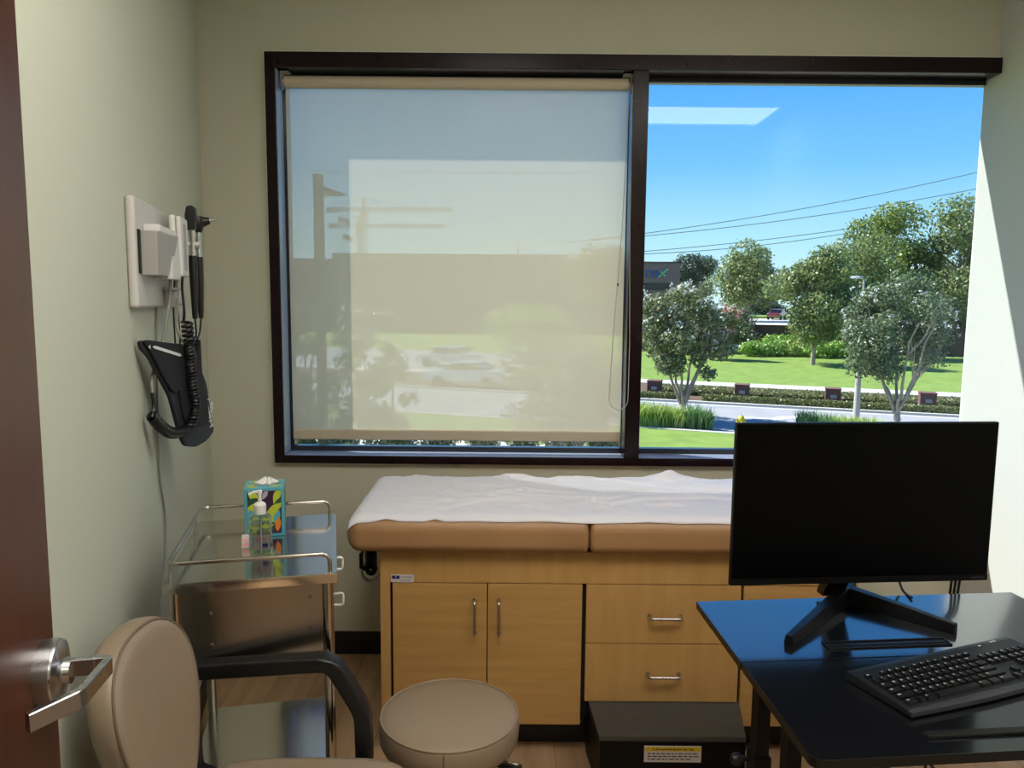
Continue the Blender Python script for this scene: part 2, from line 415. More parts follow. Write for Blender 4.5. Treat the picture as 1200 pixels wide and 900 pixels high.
# window: one dark frame, two lights, left one shaded by the blind
W = bpy.data.objects.new('window_1', None); C.objects.link(W); struct(W)
def ringframe(mb, x0, x1, z0, z1, wl_, wr, wb, wt, y0, y1, b=0.003):
    mb.box(x0, x0+wl_, y0, y1, z0, z1, b)
    if wr > 0: mb.box(x1-wr, x1, y0, y1, z0, z1, b)
    mb.box(x0+wl_, x1-wr, y0, y1, z0, z0+wb, b); mb.box(x0+wl_, x1-wr, y0, y1, z1-wt, z1, b)
m = MB(); ringframe(m, OX0, OX1, OZ0, OZ1, 0.040, 0, 0.032, 0.058, 3.032, 3.205); m.box(OX0, RX+0.25, 3.206, 3.235, OZ1-0.058, OZ1+0.06, 0.002); m.box(OX0-0.06, OX0+0.040, 3.206, 3.230, OZ0-0.06, OZ1+0.06, 0.002); struct(m.build('window_frame', 'frame', W))
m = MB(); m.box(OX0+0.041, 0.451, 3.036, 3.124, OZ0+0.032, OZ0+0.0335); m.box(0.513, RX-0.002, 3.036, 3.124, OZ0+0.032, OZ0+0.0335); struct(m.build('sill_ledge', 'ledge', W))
m = MB().box(OX0+0.040, OX0+0.0415, 3.040, 3.122, OZ0+0.036, OZ1-0.06); struct(m.build('jamb_sky_glint', 'ledge', W))  # thin strip added on the jamb, its colour painting the sky reflection
struct(MB().box(0.452, 0.512, 3.032, 3.20, OZ0+0.032, OZ1-0.058, 0.003).build('mullion', 'frame', W))
m = MB()
for (x0, x1) in ((OX0+0.040, 0.452), (0.512, OX1-0.002)): ringframe(m, x0, x1, OZ0+0.032, OZ1-0.058, 0.016, 0.003 if x0 < 0 else 0, 0.022, 0.020, 3.125, 3.16, 0.002)
struct(m.build('glazing_stop', 'frame_in', W))
for (x0, x1) in ((OX0+0.05, 0.444), (0.520, OX1-0.004)):
    struct(MB().box(x0, x1, 3.142, 3.1425, OZ0+0.045, OZ1-0.07).build('window_glass', 'glass', W, smooth=False))
m = MB(); ringframe(m, OX0-0.009, OX1+0.001, OZ0-0.009, OZ1+0.008, 0.0088, 0, 0.0088, 0.0078, 3.050, 3.0605, 0.002)
struct(m.build('trim_1', 'caulk'))

# door standing open against the left wall
D1 = bpy.data.objects.new('door_1', None); C.objects.link(D1); D1.location = WO; D1.rotation_euler.z = WA; struct(D1)
struct(MB().box(0.050, 0.095, -3.11, -2.195, 0.012, 2.10, 0.002).build('door_leaf', 'door', D1))
RT, RZ = -2.243, 1.012
Tn = Matrix.Translation((0.095, RT, RZ)) @ Matrix.Rotation(rad(90), 4, 'Y')
rose = MB().lathe([(0.0, 0), (0.041, 0), (0.041, 0.018), (0.0395, 0.021), (0.030, 0.024), (0.017, 0.026), (0.0155, 0.034), (0.0, 0.034)], 40, T=Tn)
struct(rose.build('lever_rose', 'satin', D1))
lv = MB(); sideZ = (0, 0, 1)
lv.bar(fillet([(0.122, RT, RZ+0.004), (0.172, RT, RZ+0.004), (0.160, -2.322, RZ+0.002), (0.118, -2.362, RZ-0.001)], 0.007), 0.022, 0.010, side=sideZ, ch=0.12)
struct(fixnormals(lv.build('door_handle', 'satin', D1, ang=25)))
hg = MB()
for z in (0.25, 1.05, 1.85): hg.tube([(0.078, -3.118, z-0.05), (0.078, -3.118, z+0.05)], 0.008, 12)
struct(hg.build('hinge', 'satin', D1))

# ceiling troffers
def troffer(name, x0, x1, y0, y1, label):
    t = thing(name, label, 'ceiling light', ((x0+x1)/2, (y0+y1)/2, CEIL-0.03))
    hx, hy = (x1-x0)/2, (y1-y0)/2
    f = MB(); f.box(-hx, -hx+0.03, -hy, hy, 0, 0.03, 0.002); f.box(hx-0.03, hx, -hy, hy, 0, 0.03, 0.002); f.box(-hx+0.03, hx-0.03, -hy, -hy+0.03, 0, 0.03, 0.002); f.box(-hx+0.03, hx-0.03, hy-0.03, hy, 0, 0.03, 0.002)
    f.build('light_frame', 'whiteplastic', t)
    MB().box(-hx+0.03, hx-0.03, -hy+0.03, hy-0.03, 0.012, 0.018).build('diffuser', 'lightpanel', t, smooth=False)
troffer('ceiling_light', 0.55, 1.75, 0.62, 1.20, 'white ceiling panel light whose glow is mirrored high in the right window pane')
troffer('ceiling_light', -0.34, 0.22, 0.25, 1.45, 'added white fill light panel above the open door and side chair')  # unseen panel added as fill to brighten the left wall
troffer('ceiling_light', -0.25, 0.95, -1.15, -0.57, 'white ceiling panel light in the corridor outside the room')

# ================================================================== ROLLER BLIND
RB = thing('roller_blind', 'cream see-through roller blind pulled down over the left window pane', 'blind', (0, 3.082, 0))
bx0, bx1 = -0.893, 0.444
MB().tube([(bx0+0.006, 0, 2.302), (bx1-0.006, 0, 2.302)], 0.023, 24).build('roller_tube', 'blindrail', RB)
MB().box(bx0, bx1, 0.0205, 0.0211, 0.935, 2.305).build('fabric', 'blind', RB, smooth=False)
MB().box(bx0, bx1, 0.0115, 0.0285, 0.897, 0.940, 0.006, 3).build('bottom_rail', 'blindrail', RB)
for s, x in ((1, bx0-0.008), (-1, bx1+0.006)):
    b = MB(); b.prism([(-0.018, 2.338), (0.026, 2.338), (0.026, 2.285), (0.012, 2.272), (-0.006, 2.285)], 'x', x-0.002, x+0.002, 0.001)
    b.box(min(x, x+s*0.03), max(x, x+s*0.03), -0.018, 0.026, 2.3365, 2.3395); b.tube([(x, 0, 2.302), (x+s*0.012, 0, 2.302)], 0.011, 12)
    fixnormals(b.build('bracket', 'greyplastic', RB))
cp = []
for i in range(33):
    a = PI + PI*i/32; cp.append((0.425 + 0.036*math.cos(a), -0.032, 1.085 + 0.045*math.sin(a)))
cp = [(bx1-0.002, -0.026, 2.29), (0.425, -0.030, 1.75), (0.398, -0.032, 1.30)] + cp + [(0.462, -0.058, 1.30), (0.452, -0.055, 1.75), (bx1+0.004, -0.026, 2.29)]
cp = [Vector(p) if p[1] < -0.05 or i < 3 else Vector((p[0], -0.032 - 0.026*max(0, (p[0]-0.389)/0.072), p[2])) for i, p in enumerate(cp)]
ch = MB().tube(cp, 0.0016, 6)
for i in range(40):
    k = 3 + i*32/40; a = cp[int(k)]
ch.build('pull_chain', 'clearstrap', RB)
MB().lathe([(0, -0.006), (0.003, -0.006), (0.003, 0.006), (0, 0.006)], 10, T=TR(0.4135, -0.031, 1.535)).build('chain_stop', 'blackplastic', RB)

# ================================================================== EXAM TABLE
ET = thing('exam_table', 'maple exam table with brown vinyl top below the window', 'exam table', (0.35, 2.60, 0))
def L(o): return Matrix.Translation((-0.35, -2.60, 0))
TE = Matrix.Translation((-0.35, -2.60, 0))
TXL, TXR = -0.412, 1.102
m = MB()
m.box(TXL, -0.381, 2.345, 2.84, 0.085, 0.686, 0.0015, T=TE); m.box(1.07, TXR, 2.345, 2.84, 0.085, 0.686, 0.0015, T=TE)
m.box(-0.381, 1.07, 2.345, 2.363, 0.583, 0.686, 0.0012, T=TE); m.box(-0.381, 1.07, 2.363, 2.84, 0.60, 0.686, T=TE)
m.box(-0.381, 1.07, 2.822, 2.84, 0.11, 0.60, T=TE); m.box(-0.381, 0.236, 2.363, 2.822, 0.110, 0.128, T=TE); m.box(0.736, 1.07, 2.363, 2.822, 0.110, 0.128, T=TE)
m.build('cabinet', 'maple_h', ET)
m = MB()
for x in (-0.3795, 0.235, 0.7345): m.box(x-0.004, x+0.004, 2.358, 2.80, 0.115, 0.583, T=TE)
m.box(-0.376, 1.066, 2.366, 2.80, 0.13, 0.575, T=TE)
m.build('dark_interior', 'darkslot', ET)
MB().box(-0.36, 1.06, 2.43, 2.82, 0, 0.112, T=TE).build('toe_kick', 'black_base', ET)
def pull(parent, a, b, out=0.028):
    a, b = Vector(a), Vector(b); o = Vector((0, -out, 0))
    h = MB().tube(fillet([a, a+o, b+o, b], 0.010), 0.0046, 12, T=TE)
    for p in (a, b): h.lathe([(0, 0), (0.0065, 0), (0.006, 0.003), (0, 0.003)], 14, T=TE @ Matrix.Translation(p) @ Matrix.Rotation(rad(90), 4, 'X'))
    h.build('handle', 'chrome', parent)
for (x0, x1, hx) in ((-0.372, -0.0735, -0.111), (-0.0705, 0.2285, -0.035), (0.7405, 1.066, 0.78)):
    d = MB().box(x0, x1, 2.342, 2.361, 0.112, 0.580, 0.0012, T=TE).build('door', 'maple', ET)
    pull(d, (hx, 2.3425, 0.528), (hx, 2.3425, 0.420))
for (z0, z1, hz) in ((0.3885, 0.580, 0.481), (0.193, 0.3855, 0.287)):
    d = MB().box(0.2415, 0.7315, 2.342, 2.361, z0, z1, 0.0012, T=TE).build('drawer', 'maple_h', ET)
    pull(d, (0.443, 2.3425, hz), (0.542, 2.3425, hz))
st = MB().box(-0.377, -0.305, 2.3435, 2.3455, 0.583, 0.608, T=TE)
st.box(-0.374, -0.350, 2.3430, 2.3440, 0.594, 0.605, mi=1, T=TE)
Tx = TE @ Matrix.Rotation(rad(90), 4, 'X')
st.text('C', 0.009, TE @ Matrix.Translation((-0.362, 2.3428, 0.5995)) @ Matrix.Rotation(rad(90), 4, 'X'), 2)
st.text('CLINTON', 0.0085, TE @ Matrix.Translation((-0.3285, 2.3433, 0.5995)) @ Matrix.Rotation(rad(90), 4, 'X'), 3, bold=0.0001)
for k, (a, b) in enumerate(((-0.349, -0.330), (-0.327, -0.316))): st.box(a, b, 2.3431, 2.3440, 0.5885, 0.5900, mi=3, T=TE)
o = st.build('maker_label', ['stickerwhite', 'stickerblue', 'legend', 'inkblue'], ET, smooth=False); o['label'] = 'small white label with blue mark'

# upholstered sections
ZT = 0.802; CB = 0.690; CY0, CY1 = 2.300, 2.880
CXL, CXS, CXR = -0.512, 0.2445, 1.20
def cushion(x0, x1, rl, rr):
    # rounded-bolster section along y, swept along x with rounded ends
    mb = MB(); sec = []
    ys0, ys1 = CY0, CY1
    prof = arc(ys1-0.045, ZT-0.045, 0.045, 0, 90, 7) + arc(ys0+0.045, ZT-0.045, 0.045, 90, 180, 7) + arc(ys0+0.030, CB+0.030, 0.030, 180, 270, 6) + arc(ys1-0.03, CB+0.03, 0.03, 270, 360, 6)
    cyc, czc = (ys0+ys1)/2, (ZT+CB)/2
    stations = []
    n = 8
    for i in range(n+1):
        a = PI/2*i/n; stations.append((x0 + rl*(1-math.sin(a)), rl*(1-math.cos(a))))
    stations = stations[::-1]
    for i in range(1, 9): stations.append((x0+rl + (x1-rr-x0-rl)*i/9, 0))
    for i in range(n+1):
        a = PI/2*i/n; stations.append((x1 - rr*(1-math.sin(a)), rr*(1-math.cos(a))))
    vs = []; k = len(prof)
    for x, ins in stations:
        for (y, z) in prof:
            dyy = math.copysign(max(0, abs(y-cyc)-ins*0.8), y-cyc); dz = math.copysign(max(0, abs(z-czc)-ins*0.95), z-czc)
            vs.append((x, cyc+dyy, czc+dz))
    fs = [(i*k+j, i*k+(j+1) % k, (i+1)*k+(j+1) % k, (i+1)*k+j) for i in range(len(stations)-1) for j in range(k)]
    fs.append(tuple(range(k))[::-1]); fs.append(tuple((len(stations)-1)*k+j for j in range(k)))
    mb.add(vs, fs, T=TE)
    return fixnormals(mb.build('cushion', 'vinyl', ET, ang=60))
cushion(CXL, CXS-0.0012, 0.045, 0.018)
cushion(CXS+0.0012, CXR, 0.018, 0.045)
MB().box(TXL+0.02, TXR-0.01, 2.36, 2.84, 0.684, 0.6905, T=TE).build('top_board', 'darkslot', ET)
# paper roll / strap bracket under the head end
b = MB(); b.box(-0.478, -0.452, 2.47, 2.52, 0.565, 0.695, 0.003, T=TE)
b.lathe([(0, 0), (0.019, 0), (0.019, 0.02), (0, 0.02)], 20, T=TE @ Matrix.Translation((-0.464, 2.49, 0.575)) @ Matrix.Rotation(rad(90), 4, 'X'))
b.box(-0.503, -0.494, 2.47, 2.50, 0.578, 0.632, 0.003, T=TE); b.box(-0.494, -0.46, 2.47, 2.50, 0.572, 0.590, 0.003, T=TE)
b.box(-0.50, -0.42, 2.46, 2.60, 0.676, 0.694, 0.003, T=TE)
br = b.build('end_bracket', 'blackmetal', ET)
MB().lathe([(0, 0), (0.006, 0), (0.005, 0.004), (0, 0.005)], 14, T=TE @ Matrix.Translation((-0.464, 2.469, 0.578)) @ Matrix.Rotation(rad(90), 4, 'X')).build('bolt', 'screw', br)
sp = [(-0.496, 2.488, 0.64), (-0.488, 2.486, 0.655), (-0.484, 2.486, 0.60), (-0.500, 2.486, 0.565), (-0.490, 2.486, 0.540), (-0.468, 2.486, 0.531), (-0.445, 2.486, 0.545), (-0.430, 2.486, 0.562), (-0.428, 2.486, 0.60), (-0.432, 2.486, 0.66)]
MB().bar(fillet(sp, 0.012), 0.022, 0.006, side=(0, 1, 0), T=TE).build('clear_strap', 'clearstrap', br)
# pull-out step
sx0, sx1 = 0.250, 0.738
hd = MB().prism([(0.254, 2.37), (0.734, 2.37), (0.734, 2.80), (0.254, 2.80)], 'z', 0.0, 0.186, T=TE)
hd.prism([(0.252, 2.37), (0.742, 2.37), (0.706, 2.157), (0.272, 2.157)], 'z', 0.004, 0.172, T=TE)
sb = hd.build('pull_out_step', 'blackmetal', ET)
MB().prism([(0.254, 2.366), (0.745, 2.366), (0.704, 2.150), (0.268, 2.150)], 'z', 0.172, 0.190, 0.003, T=TE).build('step_tread', 'greytread', sb)
kz = 0.0
s2 = MB().box(0.404, 0.574, 2.1535, 2.1575, 0.106, 0.156, T=TE)
s2.box(0.407, 0.571, 2.1530, 2.1540, 0.141, 0.154, mi=1, T=TE)
s2.text('To Be Assembled By End User Only', 0.0085, TE @ Matrix.Translation((0.489, 2.1526, 0.1475)) @ Matrix.Rotation(rad(90), 4, 'X'), 2, bold=0.0002)
rr_ = random.Random(3)
for row in range(3):
    x = 0.414
    while x < (0.562 if row < 2 else 0.530):
        w_ = rr_.uniform(0.006, 0.016); s2.box(x, min(x+w_, 0.566), 2.1530, 2.1540, 0.1315-row*0.0085, 0.1345-row*0.0085, mi=2, T=TE); x += w_+0.0035
o = s2.build('warning_label', ['stickerwhite', 'stickeryellow', 'ink'], sb, smooth=False); o['label'] = 'white and yellow warning label'

# ------------------------------------------------------------------ paper sheet on the table
def tabletop(x, y):
    def drop(e, r): 
        e = max(0.0, min(r, e)); return r - math.sqrt(max(0, r*r-(r-e)**2))
    z = ZT
    z -= drop(y-CY0, 0.045) + drop(CY1-y, 0.045) + drop(x-CXL, 0.045) + drop(CXR-x, 0.045)
    return z
_cr = random.Random(5)
CREASES = [(_cr.uniform(-0.40, 1.0), _cr.uniform(2.36, 2.82), _cr.choice((_cr.uniform(-1.0, -0.4), _cr.uniform(-0.25, 0.2), _cr.uniform(-0.9, 0.9))), _cr.uniform(0.005, 0.010), _cr.uniform(0.05, 0.16)) for _ in range(34)]
def paper(u, v):
    x = -0.506 + u*(1.185+0.506); 
    hem = 2.311 + 0.004*noise.noise((x*6, 1, 0)) + (0.007*math.exp(-((x+0.385)/0.03)**2) + 0.007*math.exp(-((x+0.235)/0.02)**2))
    if x < -0.30: hem += -0.006*((-0.30-x)/0.2)
    y = hem + v*(2.855 - hem + 0.004*noise.noise((x*5, 7, 0)))
    z = tabletop(x, y) + 0.0035
    w = 0.0
    def ridge(px, py, ang, amp, wid, length):
        dx, dyy = x-px, y-py; c, s = math.cos(ang), math.sin(ang)
        a = dx*c+dyy*s; b = -dx*s+dyy*c
        return amp*math.exp(-(b/wid)**2)*math.exp(-(a/length)**2)
    for (px, py, an, am, ln_) in CREASES:
        dx, dyy = x-px, y-py; a = dx*math.cos(an)+dyy*math.sin(an); b = -dx*math.sin(an)+dyy*math.cos(an)
        w += am*max(0, 1-abs(b)/0.013)*max(0, 1-(a/ln_)**2) + am*0.7*math.exp(-((b-0.02)/0.02)**2)*max(0, 1-(a/ln_)**2)
    w += ridge(0.60, 2.84, 1.2, 0.018, 0.03, 0.05) + ridge(0.62, 2.83, -0.25, 0.016, 0.02, 0.12) + ridge(0.45, 2.75, -0.5, 0.010, 0.010, 0.16)
    w += ridge(0.02, 2.83, 0.6, 0.014, 0.02, 0.09) + ridge(-0.02, 2.72, -0.9, 0.008, 0.008, 0.10)
    w += ridge(-0.15, 2.50, 0.10, 0.006, 0.012, 0.28) + ridge(-0.30, 2.42, -0.25, 0.006, 0.010, 0.14) + ridge(0.28, 2.46, -0.75, 0.005, 0.006, 0.16)
    w += ridge(0.66, 2.56, -0.15, 0.007, 0.012, 0.25) + ridge(0.80, 2.70, -0.35, 0.006, 0.012, 0.20) + ridge(0.05, 2.40, -0.9, 0.004, 0.005, 0.11) + ridge(0.14, 2.42, -0.8, 0.004, 0.005, 0.10)
    w += 0.007*max(0, noise.noise((x*6, y*8, 3.1))) + 0.006*(0.35-abs(noise.noise((x*9+y*7, y*11-x*2, 5.5))))**2*3 + 0.0025*abs(noise.noise((x*24+y*9, y*19, 9.5)))
    edge = min(1.0, (y-hem)/0.05)
    return Vector((x, y, z + w*(0.25+0.75*edge))) 
pp = MB().grid(paper, 260, 90)
o = pp.build('table_paper', 'paper', ang=80); tag(o, 'creased white paper sheet covering the exam table cushion', 'paper sheet')
so = o.modifiers.new('thickness', 'SOLIDIFY'); so.thickness = 0.0008; so.offset = 1

# ================================================================== STEEL CART
CT = thing('utility_cart', 'stainless steel medical cart with top rail standing by the left wall', 'cart', (-0.636, 1.899, 0), rad(13.3))
hx, hy, tz = 0.187, 0.246, 0.850
m = MB(); m.prism(rrect(-hx, hx, -hy, hy, 0.008), 'z', tz-0.004, tz, 0.0012)
for (a, b, c, d) in ((-hx, hx, -hy, -hy+0.003), (-hx, hx, hy-0.003, hy), (-hx, -hx+0.003, -hy+0.003, hy-0.003), (hx-0.003, hx, -hy+0.003, hy-0.003)): m.box(a, b, c, d, tz-0.024, tz-0.003, 0.001)
fixnormals(m.build('top_tray', 'steel', CT))
r = MB(); zr = tz+0.042; q = 0.012
r.tube(fillet([(hx-0.016, -hy+q, tz-0.002), (hx-0.016, -hy+q, zr), (-hx+q, -hy+q, zr), (-hx+q, hy-q, zr), (hx-0.016, hy-q, zr), (hx-0.016, hy-q, tz-0.002)], 0.022, 7), 0.0052, 12)
for (x, y) in ((-hx+q, 0.5*hy), (-hx+q, -hy+0.03), (-0.0, hy-q)): r.tube([(x, y, tz-0.002), (x, y, zr)], 0.004, 10)
r.build('guard_rail', 'steel_tube', CT)
legs = []
for (x, y) in ((-0.166, -0.226), (0.166, -0.226), (-0.166, 0.226), (0.166, 0.226)):
    lg = MB().tube([(x, y, 0.085), (x, y, tz-0.005)], 0.0125, 18).build('leg', 'steel_tube', CT)
    w = MB(); w.tube([(x-0.011, y+0.012, 0.036), (x+0.011, y+0.012, 0.036)], 0.036, 24)
    w.box(x-0.016, x-0.012, y-0.008, y+0.022, 0.03, 0.088); w.box(x+0.012, x+0.016, y-0.008, y+0.022, 0.03, 0.088); w.box(x-0.016, x+0.016, y-0.012, y+0.022, 0.080, 0.090)
    fixnormals(w.build('caster', 'bluecaster', lg))
m = MB().box(-0.168, 0.160, -0.215, -0.212, 0.628, tz-0.02); m.box(-0.168, 0.160, 0.212, 0.215, 0.628, tz-0.02); m.box(-0.168, -0.165, -0.212, 0.212, 0.628, tz-0.02); m.box(-0.168, 0.160, -0.212, 0.212, 0.628, 0.631)
m.build('drawer_housing', 'steel_panel', CT, smooth=False)
for (x, z) in ((-0.093, 0.765), (-0.093, 0.690), (0.126, 0.785), (0.126, 0.712)):
    MB().lathe([(0, 0), (0.0042, 0), (0.0036, 0.0022), (0, 0.003)], 12, T=TR(x, -0.215, z, rx=rad(90))).build('screw', 'screw', CT)
for (z0, z1) in ((0.735, 0.822), (0.636, 0.726)):
    d = MB(); d.box(0.160, 0.171, -0.208, 0.208, z0, z1, 0.0015); d.box(-0.15, 0.160, -0.2, 0.2, z0+0.005, z0+0.008)
    d = d.build('drawer', 'steel', CT)
    zc = (z0+z1)/2
    MB().tube(fillet([(0.170, 0.02, zc-0.014), (0.202, 0.02, zc-0.017), (0.202, 0.02, zc+0.017), (0.170, 0.02, zc+0.014)], 0.009), 0.0035, 10).build('handle', 'whiteplastic', d)
m = MB(); m.box(-0.170, 0.170, -0.232, 0.232, 0.296, 0.300)
for (a, b, c, d) in ((-0.172, 0.172, -0.234, -0.231), (-0.172, 0.172, 0.231, 0.234), (-0.172, -0.169, -0.231, 0.231), (0.169, 0.172, -0.231, 0.231)): m.box(a, b, c, d, 0.276, 0.300, 0.001)
m.build('lower_shelf', 'steel', CT)

# tissue box
TB = thing('tissue_box', 'teal tissue box printed with jungle leaves on the cart', 'tissue box', (-0.658, 2.010, 0.8505), rad(15))
h, H = 0.050, 0.130
m = MB(); m.box(-h, h, -h, h, 0, H, 0.0012)
def petal(cx, cz, ln, wd, ang, mi, y, plane='y'):
    pts = []; c, s = math.cos(ang), math.sin(ang); n = 8
    half = [(ln*(i/n-0.5), wd*math.sin(PI*i/n)) for i in range(n+1)] + [(ln*(i/n-0.5), -wd*math.sin(PI*i/n)) for i in range(n-1, 0, -1)]
    lim = 0.042
    for a, b in half:
        u = cx+a*c-b*s; v = cz+a*s+b*c
        if plane == 'y': u = max(-lim, min(lim, u)); v = max(0.008, min(H-0.008, v)); pts.append((u, y, v))
        elif plane == 'x': u = max(-lim, min(lim, u)); v = max(0.008, min(H-0.008, v)); pts.append((y, -u, v))
        else: u = max(-h+0.002, min(h-0.002, u)); v = max(-h+0.002, min(h-0.002, v)); pts.append((u, v, y))
    m.add(pts, [tuple(range(len(pts)))], mi)
rt = random.Random(11)
for pl, y0, sg in (('y', -h-0.0004, -1), ('x', -h-0.0004, -1), ('x', h+0.0004, 1)):
    e = 0.0425
    q = [(-e, y0, 0.0075), (e, y0, 0.0075), (e, y0, H-0.0075), (-e, y0, H-0.0075)] if pl == 'y' else [(y0, -e, 0.0075), (y0, e, 0.0075), (y0, e, H-0.0075), (y0, -e, H-0.0075)]
    m.add(q, [(0, 1, 2, 3)], 1)
    spec = [(-0.026, 0.108, 0.045, 0.010, 2.3, 2), (-0.030, 0.092, 0.050, 0.012, 0.4, 3), (-0.034, 0.074, 0.05, 0.010, 0.9, 2), (-0.034, 0.05, 0.05, 0.016, 1.6, 5), (-0.03, 0.022, 0.045, 0.010, 0.3, 2),
            (0.002, 0.113, 0.030, 0.006, 1.1, 6), (0.032, 0.11, 0.05, 0.009, 1.2, 2), (0.037, 0.09, 0.05, 0.009, 0.8, 3), (0.026, 0.076, 0.052, 0.009, 0.55, 2), (0.02, 0.06, 0.05, 0.008, 0.9, 2),
            (0.014, 0.046, 0.045, 0.009, 0.2, 2), (0.03, 0.052, 0.04, 0.008, 1.2, 5), (0.033, 0.032, 0.040, 0.0075, 1.45, 4), (0.005, 0.030, 0.035, 0.007, 0.05, 2), (-0.005, 0.056, 0.03, 0.012, 0.7, 5), (0.012, 0.018, 0.03, 0.006, 0.4, 3)]
    for k, (cx, cz, ln, wd, an, mi) in enumerate(spec): petal(cx, cz, ln, wd, an, mi, y0-0.0002*sg*-1*(k+1)*0.4 if sg < 0 else y0+0.00008*(k+1), pl)
for (cx, cy, ln, wd, an, mi) in ((-0.030, 0.03, 0.04, 0.009, 0.1, 2), (-0.028, -0.012, 0.042, 0.010, 0.5, 2), (0.03, -0.03, 0.04, 0.008, 0.2, 2), (-0.03, -0.035, 0.03, 0.007, -0.3, 2), (0.034, 0.036, 0.03, 0.006, 0.2, 6), (0.03, 0.0, 0.03, 0.008, 0.9, 3)): petal(cx, cy, ln, wd, an, mi, H+0.0004, 'z')
m.build('box', ['teal', 'purple', 'lime', 'green', 'orange', 'teal', 'greyprint'], TB, smooth=False)
MB().prism([(0.031*math.cos(2*PI*i/28), 0.024*math.sin(2*PI*i/28)+0.004) for i in range(28)], 'z', H+0.0006, H+0.0012).build('slot_film', 'silverfilm', TB)
def tis(u, v):
    a = 2*PI*u; rr = 0.006+0.018*(1-v)
    w = 1+0.55*math.sin(5*a+2*v)+0.2*math.sin(9*a)
    return Vector((rr*w*math.cos(a)+0.004*v*2, 0.7*rr*w*math.sin(a)+0.004+0.006*v, H-0.004+0.020*v*(1+0.4*math.sin(3*a))*(1-0.25*v)))
MB().grid(tis, 40, 8).build('tissue', 'tissue', TB, ang=70)

# sanitizer bottle
SB = thing('sanitizer_bottle', 'clear pump bottle of hand sanitizer in front of the tissue box', 'bottle', (-0.607, 1.812, 0.8505), rad(10))
def bott(sc_, z): return z
m = MB(); ol = superell(28, 5)
pf = [(0.0, 0.0), (0.9, 0.0), (1.0, 0.004), (1.0, 0.088), (0.92, 0.098), (0.55, 0.106), (0.5, 0.110), (0.0, 0.110)]
m.rings(ol, pf, lambda a, b, s_, d: (0.0265*a*s_, 0.017*b*s_, d)); m.build('bottle_body', 'gel', SB)
pm = MB(); pm.lathe([(0, 0.106), (0.0145, 0.106), (0.0145, 0.128), (0.010, 0.133), (0.0045, 0.135), (0.0042, 0.152), (0.006, 0.154), (0.006, 0.163), (0, 0.164)], 24)
pm.bar([(0.004, 0.0, 0.160), (-0.012, -0.006, 0.161), (-0.022, -0.010, 0.156)], 0.007, 0.006, side=(0.3, 1, 0))
fixnormals(pm.build('pump', 'whiteplastic', SB))
MB().tube([(0, 0, 0.006), (0.002, 0, 0.106)], 0.0022, 8).build('dip_tube', 'whiteplastic', SB)
lb = MB().box(-0.018, 0.018, 0.0155, 0.0158, 0.012, 0.050); lb.box(-0.012, 0.010, 0.0150, 0.0154, 0.034, 0.044, mi=1); lb.box(0.002, 0.014, 0.0150, 0.0154, 0.018, 0.028, mi=2)
lb.build('label', ['stickerwhite', 'pink', 'stickerblue'], SB, smooth=False)
PS = MB().box(-0.012, 0.012, -0.0004, 0.0004, 0, 0.034); PS.box(-0.010, 0.010, -0.0008, -0.0005, 0.004, 0.012, mi=1); PS.box(-0.010, 0.010, -0.0008, -0.0005, 0.017, 0.024, mi=1)
PS = PS.build('paper_tag', ['stickerwhite', 'pink'], loc=(-0.662, 1.868, 0.8508), rz=rad(14), smooth=False); PS.rotation_euler.x = rad(-28)
tag(PS, 'small white and pink paper tag leaning beside the clear bottle', 'paper tag')

# ================================================================== WALL DIAGNOSTIC SET (wall frame: x out of wall, y towards window)
def wthing(name, label, cat): 
    return thing(name, label, cat, WO, WA)
WB = wthing('wall_diagnostic_station', 'pale grey wall board with holder and white charger on left wall', 'diagnostic station')
MB().box(0.0, 0.022, -1.28, -0.66, 1.447, 1.711, 0.009, 3).build('backboard', 'panelgrey', WB)
h = MB()
h.hull([(0.022, -1.245, 1.527), (0.060, -1.235, 1.527), (0.060, -1.075, 1.527), (0.022, -1.065, 1.527), (0.022, -1.245, 1.632), (0.062, -1.24, 1.632), (0.080, -1.06, 1.632), (0.022, -1.05, 1.632)],
       [(0,3,2,1),(4,5,6,7),(0,1,5,4),(1,2,6,5),(2,3,7,6),(3,0,4,7)], 0.003)
h.box(0.022, 0.026, -1.262, -1.243, 1.53, 1.634, mi=1)
h.build('instrument_tray', ['greyplastic', 'darkslot'], WB)
u = MB(); u.box(0.022, 0.062, -1.20, -0.98, 1.634, 1.652, 0.004); u.box(0.022, 0.070, -1.10, -0.99, 1.520, 1.634, 0.004)
u.build('mount', 'whiteplastic', WB)
tr = MB(); tr.box(0.044, 0.060, -0.985, -0.865, 1.527, 1.697, 0.006, 3); tr.box(0.0605, 0.074, -0.98, -0.87, 1.530, 1.694, 0.006, 3); tr.box(0.022, 0.046, -0.96, -0.88, 1.545, 1.665, 0.006)
tr.build('transformer_unit', 'whiteplastic', WB)
MB().box(0.0735, 0.0752, -0.945, -0.905, 1.548, 1.676, 0.0006).build('front_slot', 'greyplastic', WB)
ar = MB(); ar.tube([(0.03, -0.82, 1.628), (0.098, -0.82, 1.628)], 0.007, 12); ar.tube([(0.03, -0.76, 1.628), (0.090, -0.76, 1.628)], 0.007, 12); ar.box(0.022, 0.05, -0.85, -0.74, 1.60, 1.655, 0.004)
ar.build('cradle', 'whiteplastic', WB)
bk = MB(); bk.box(0.022, 0.060, -0.99, -0.90, 1.492, 1.500, 0.002); bk.box(0.03, 0.056, -0.985, -0.955, 1.445, 1.495, 0.003); bk.box(0.03, 0.064, -0.94, -0.90, 1.452, 1.456)
bk.build('lower_clip', 'greyplastic', WB)

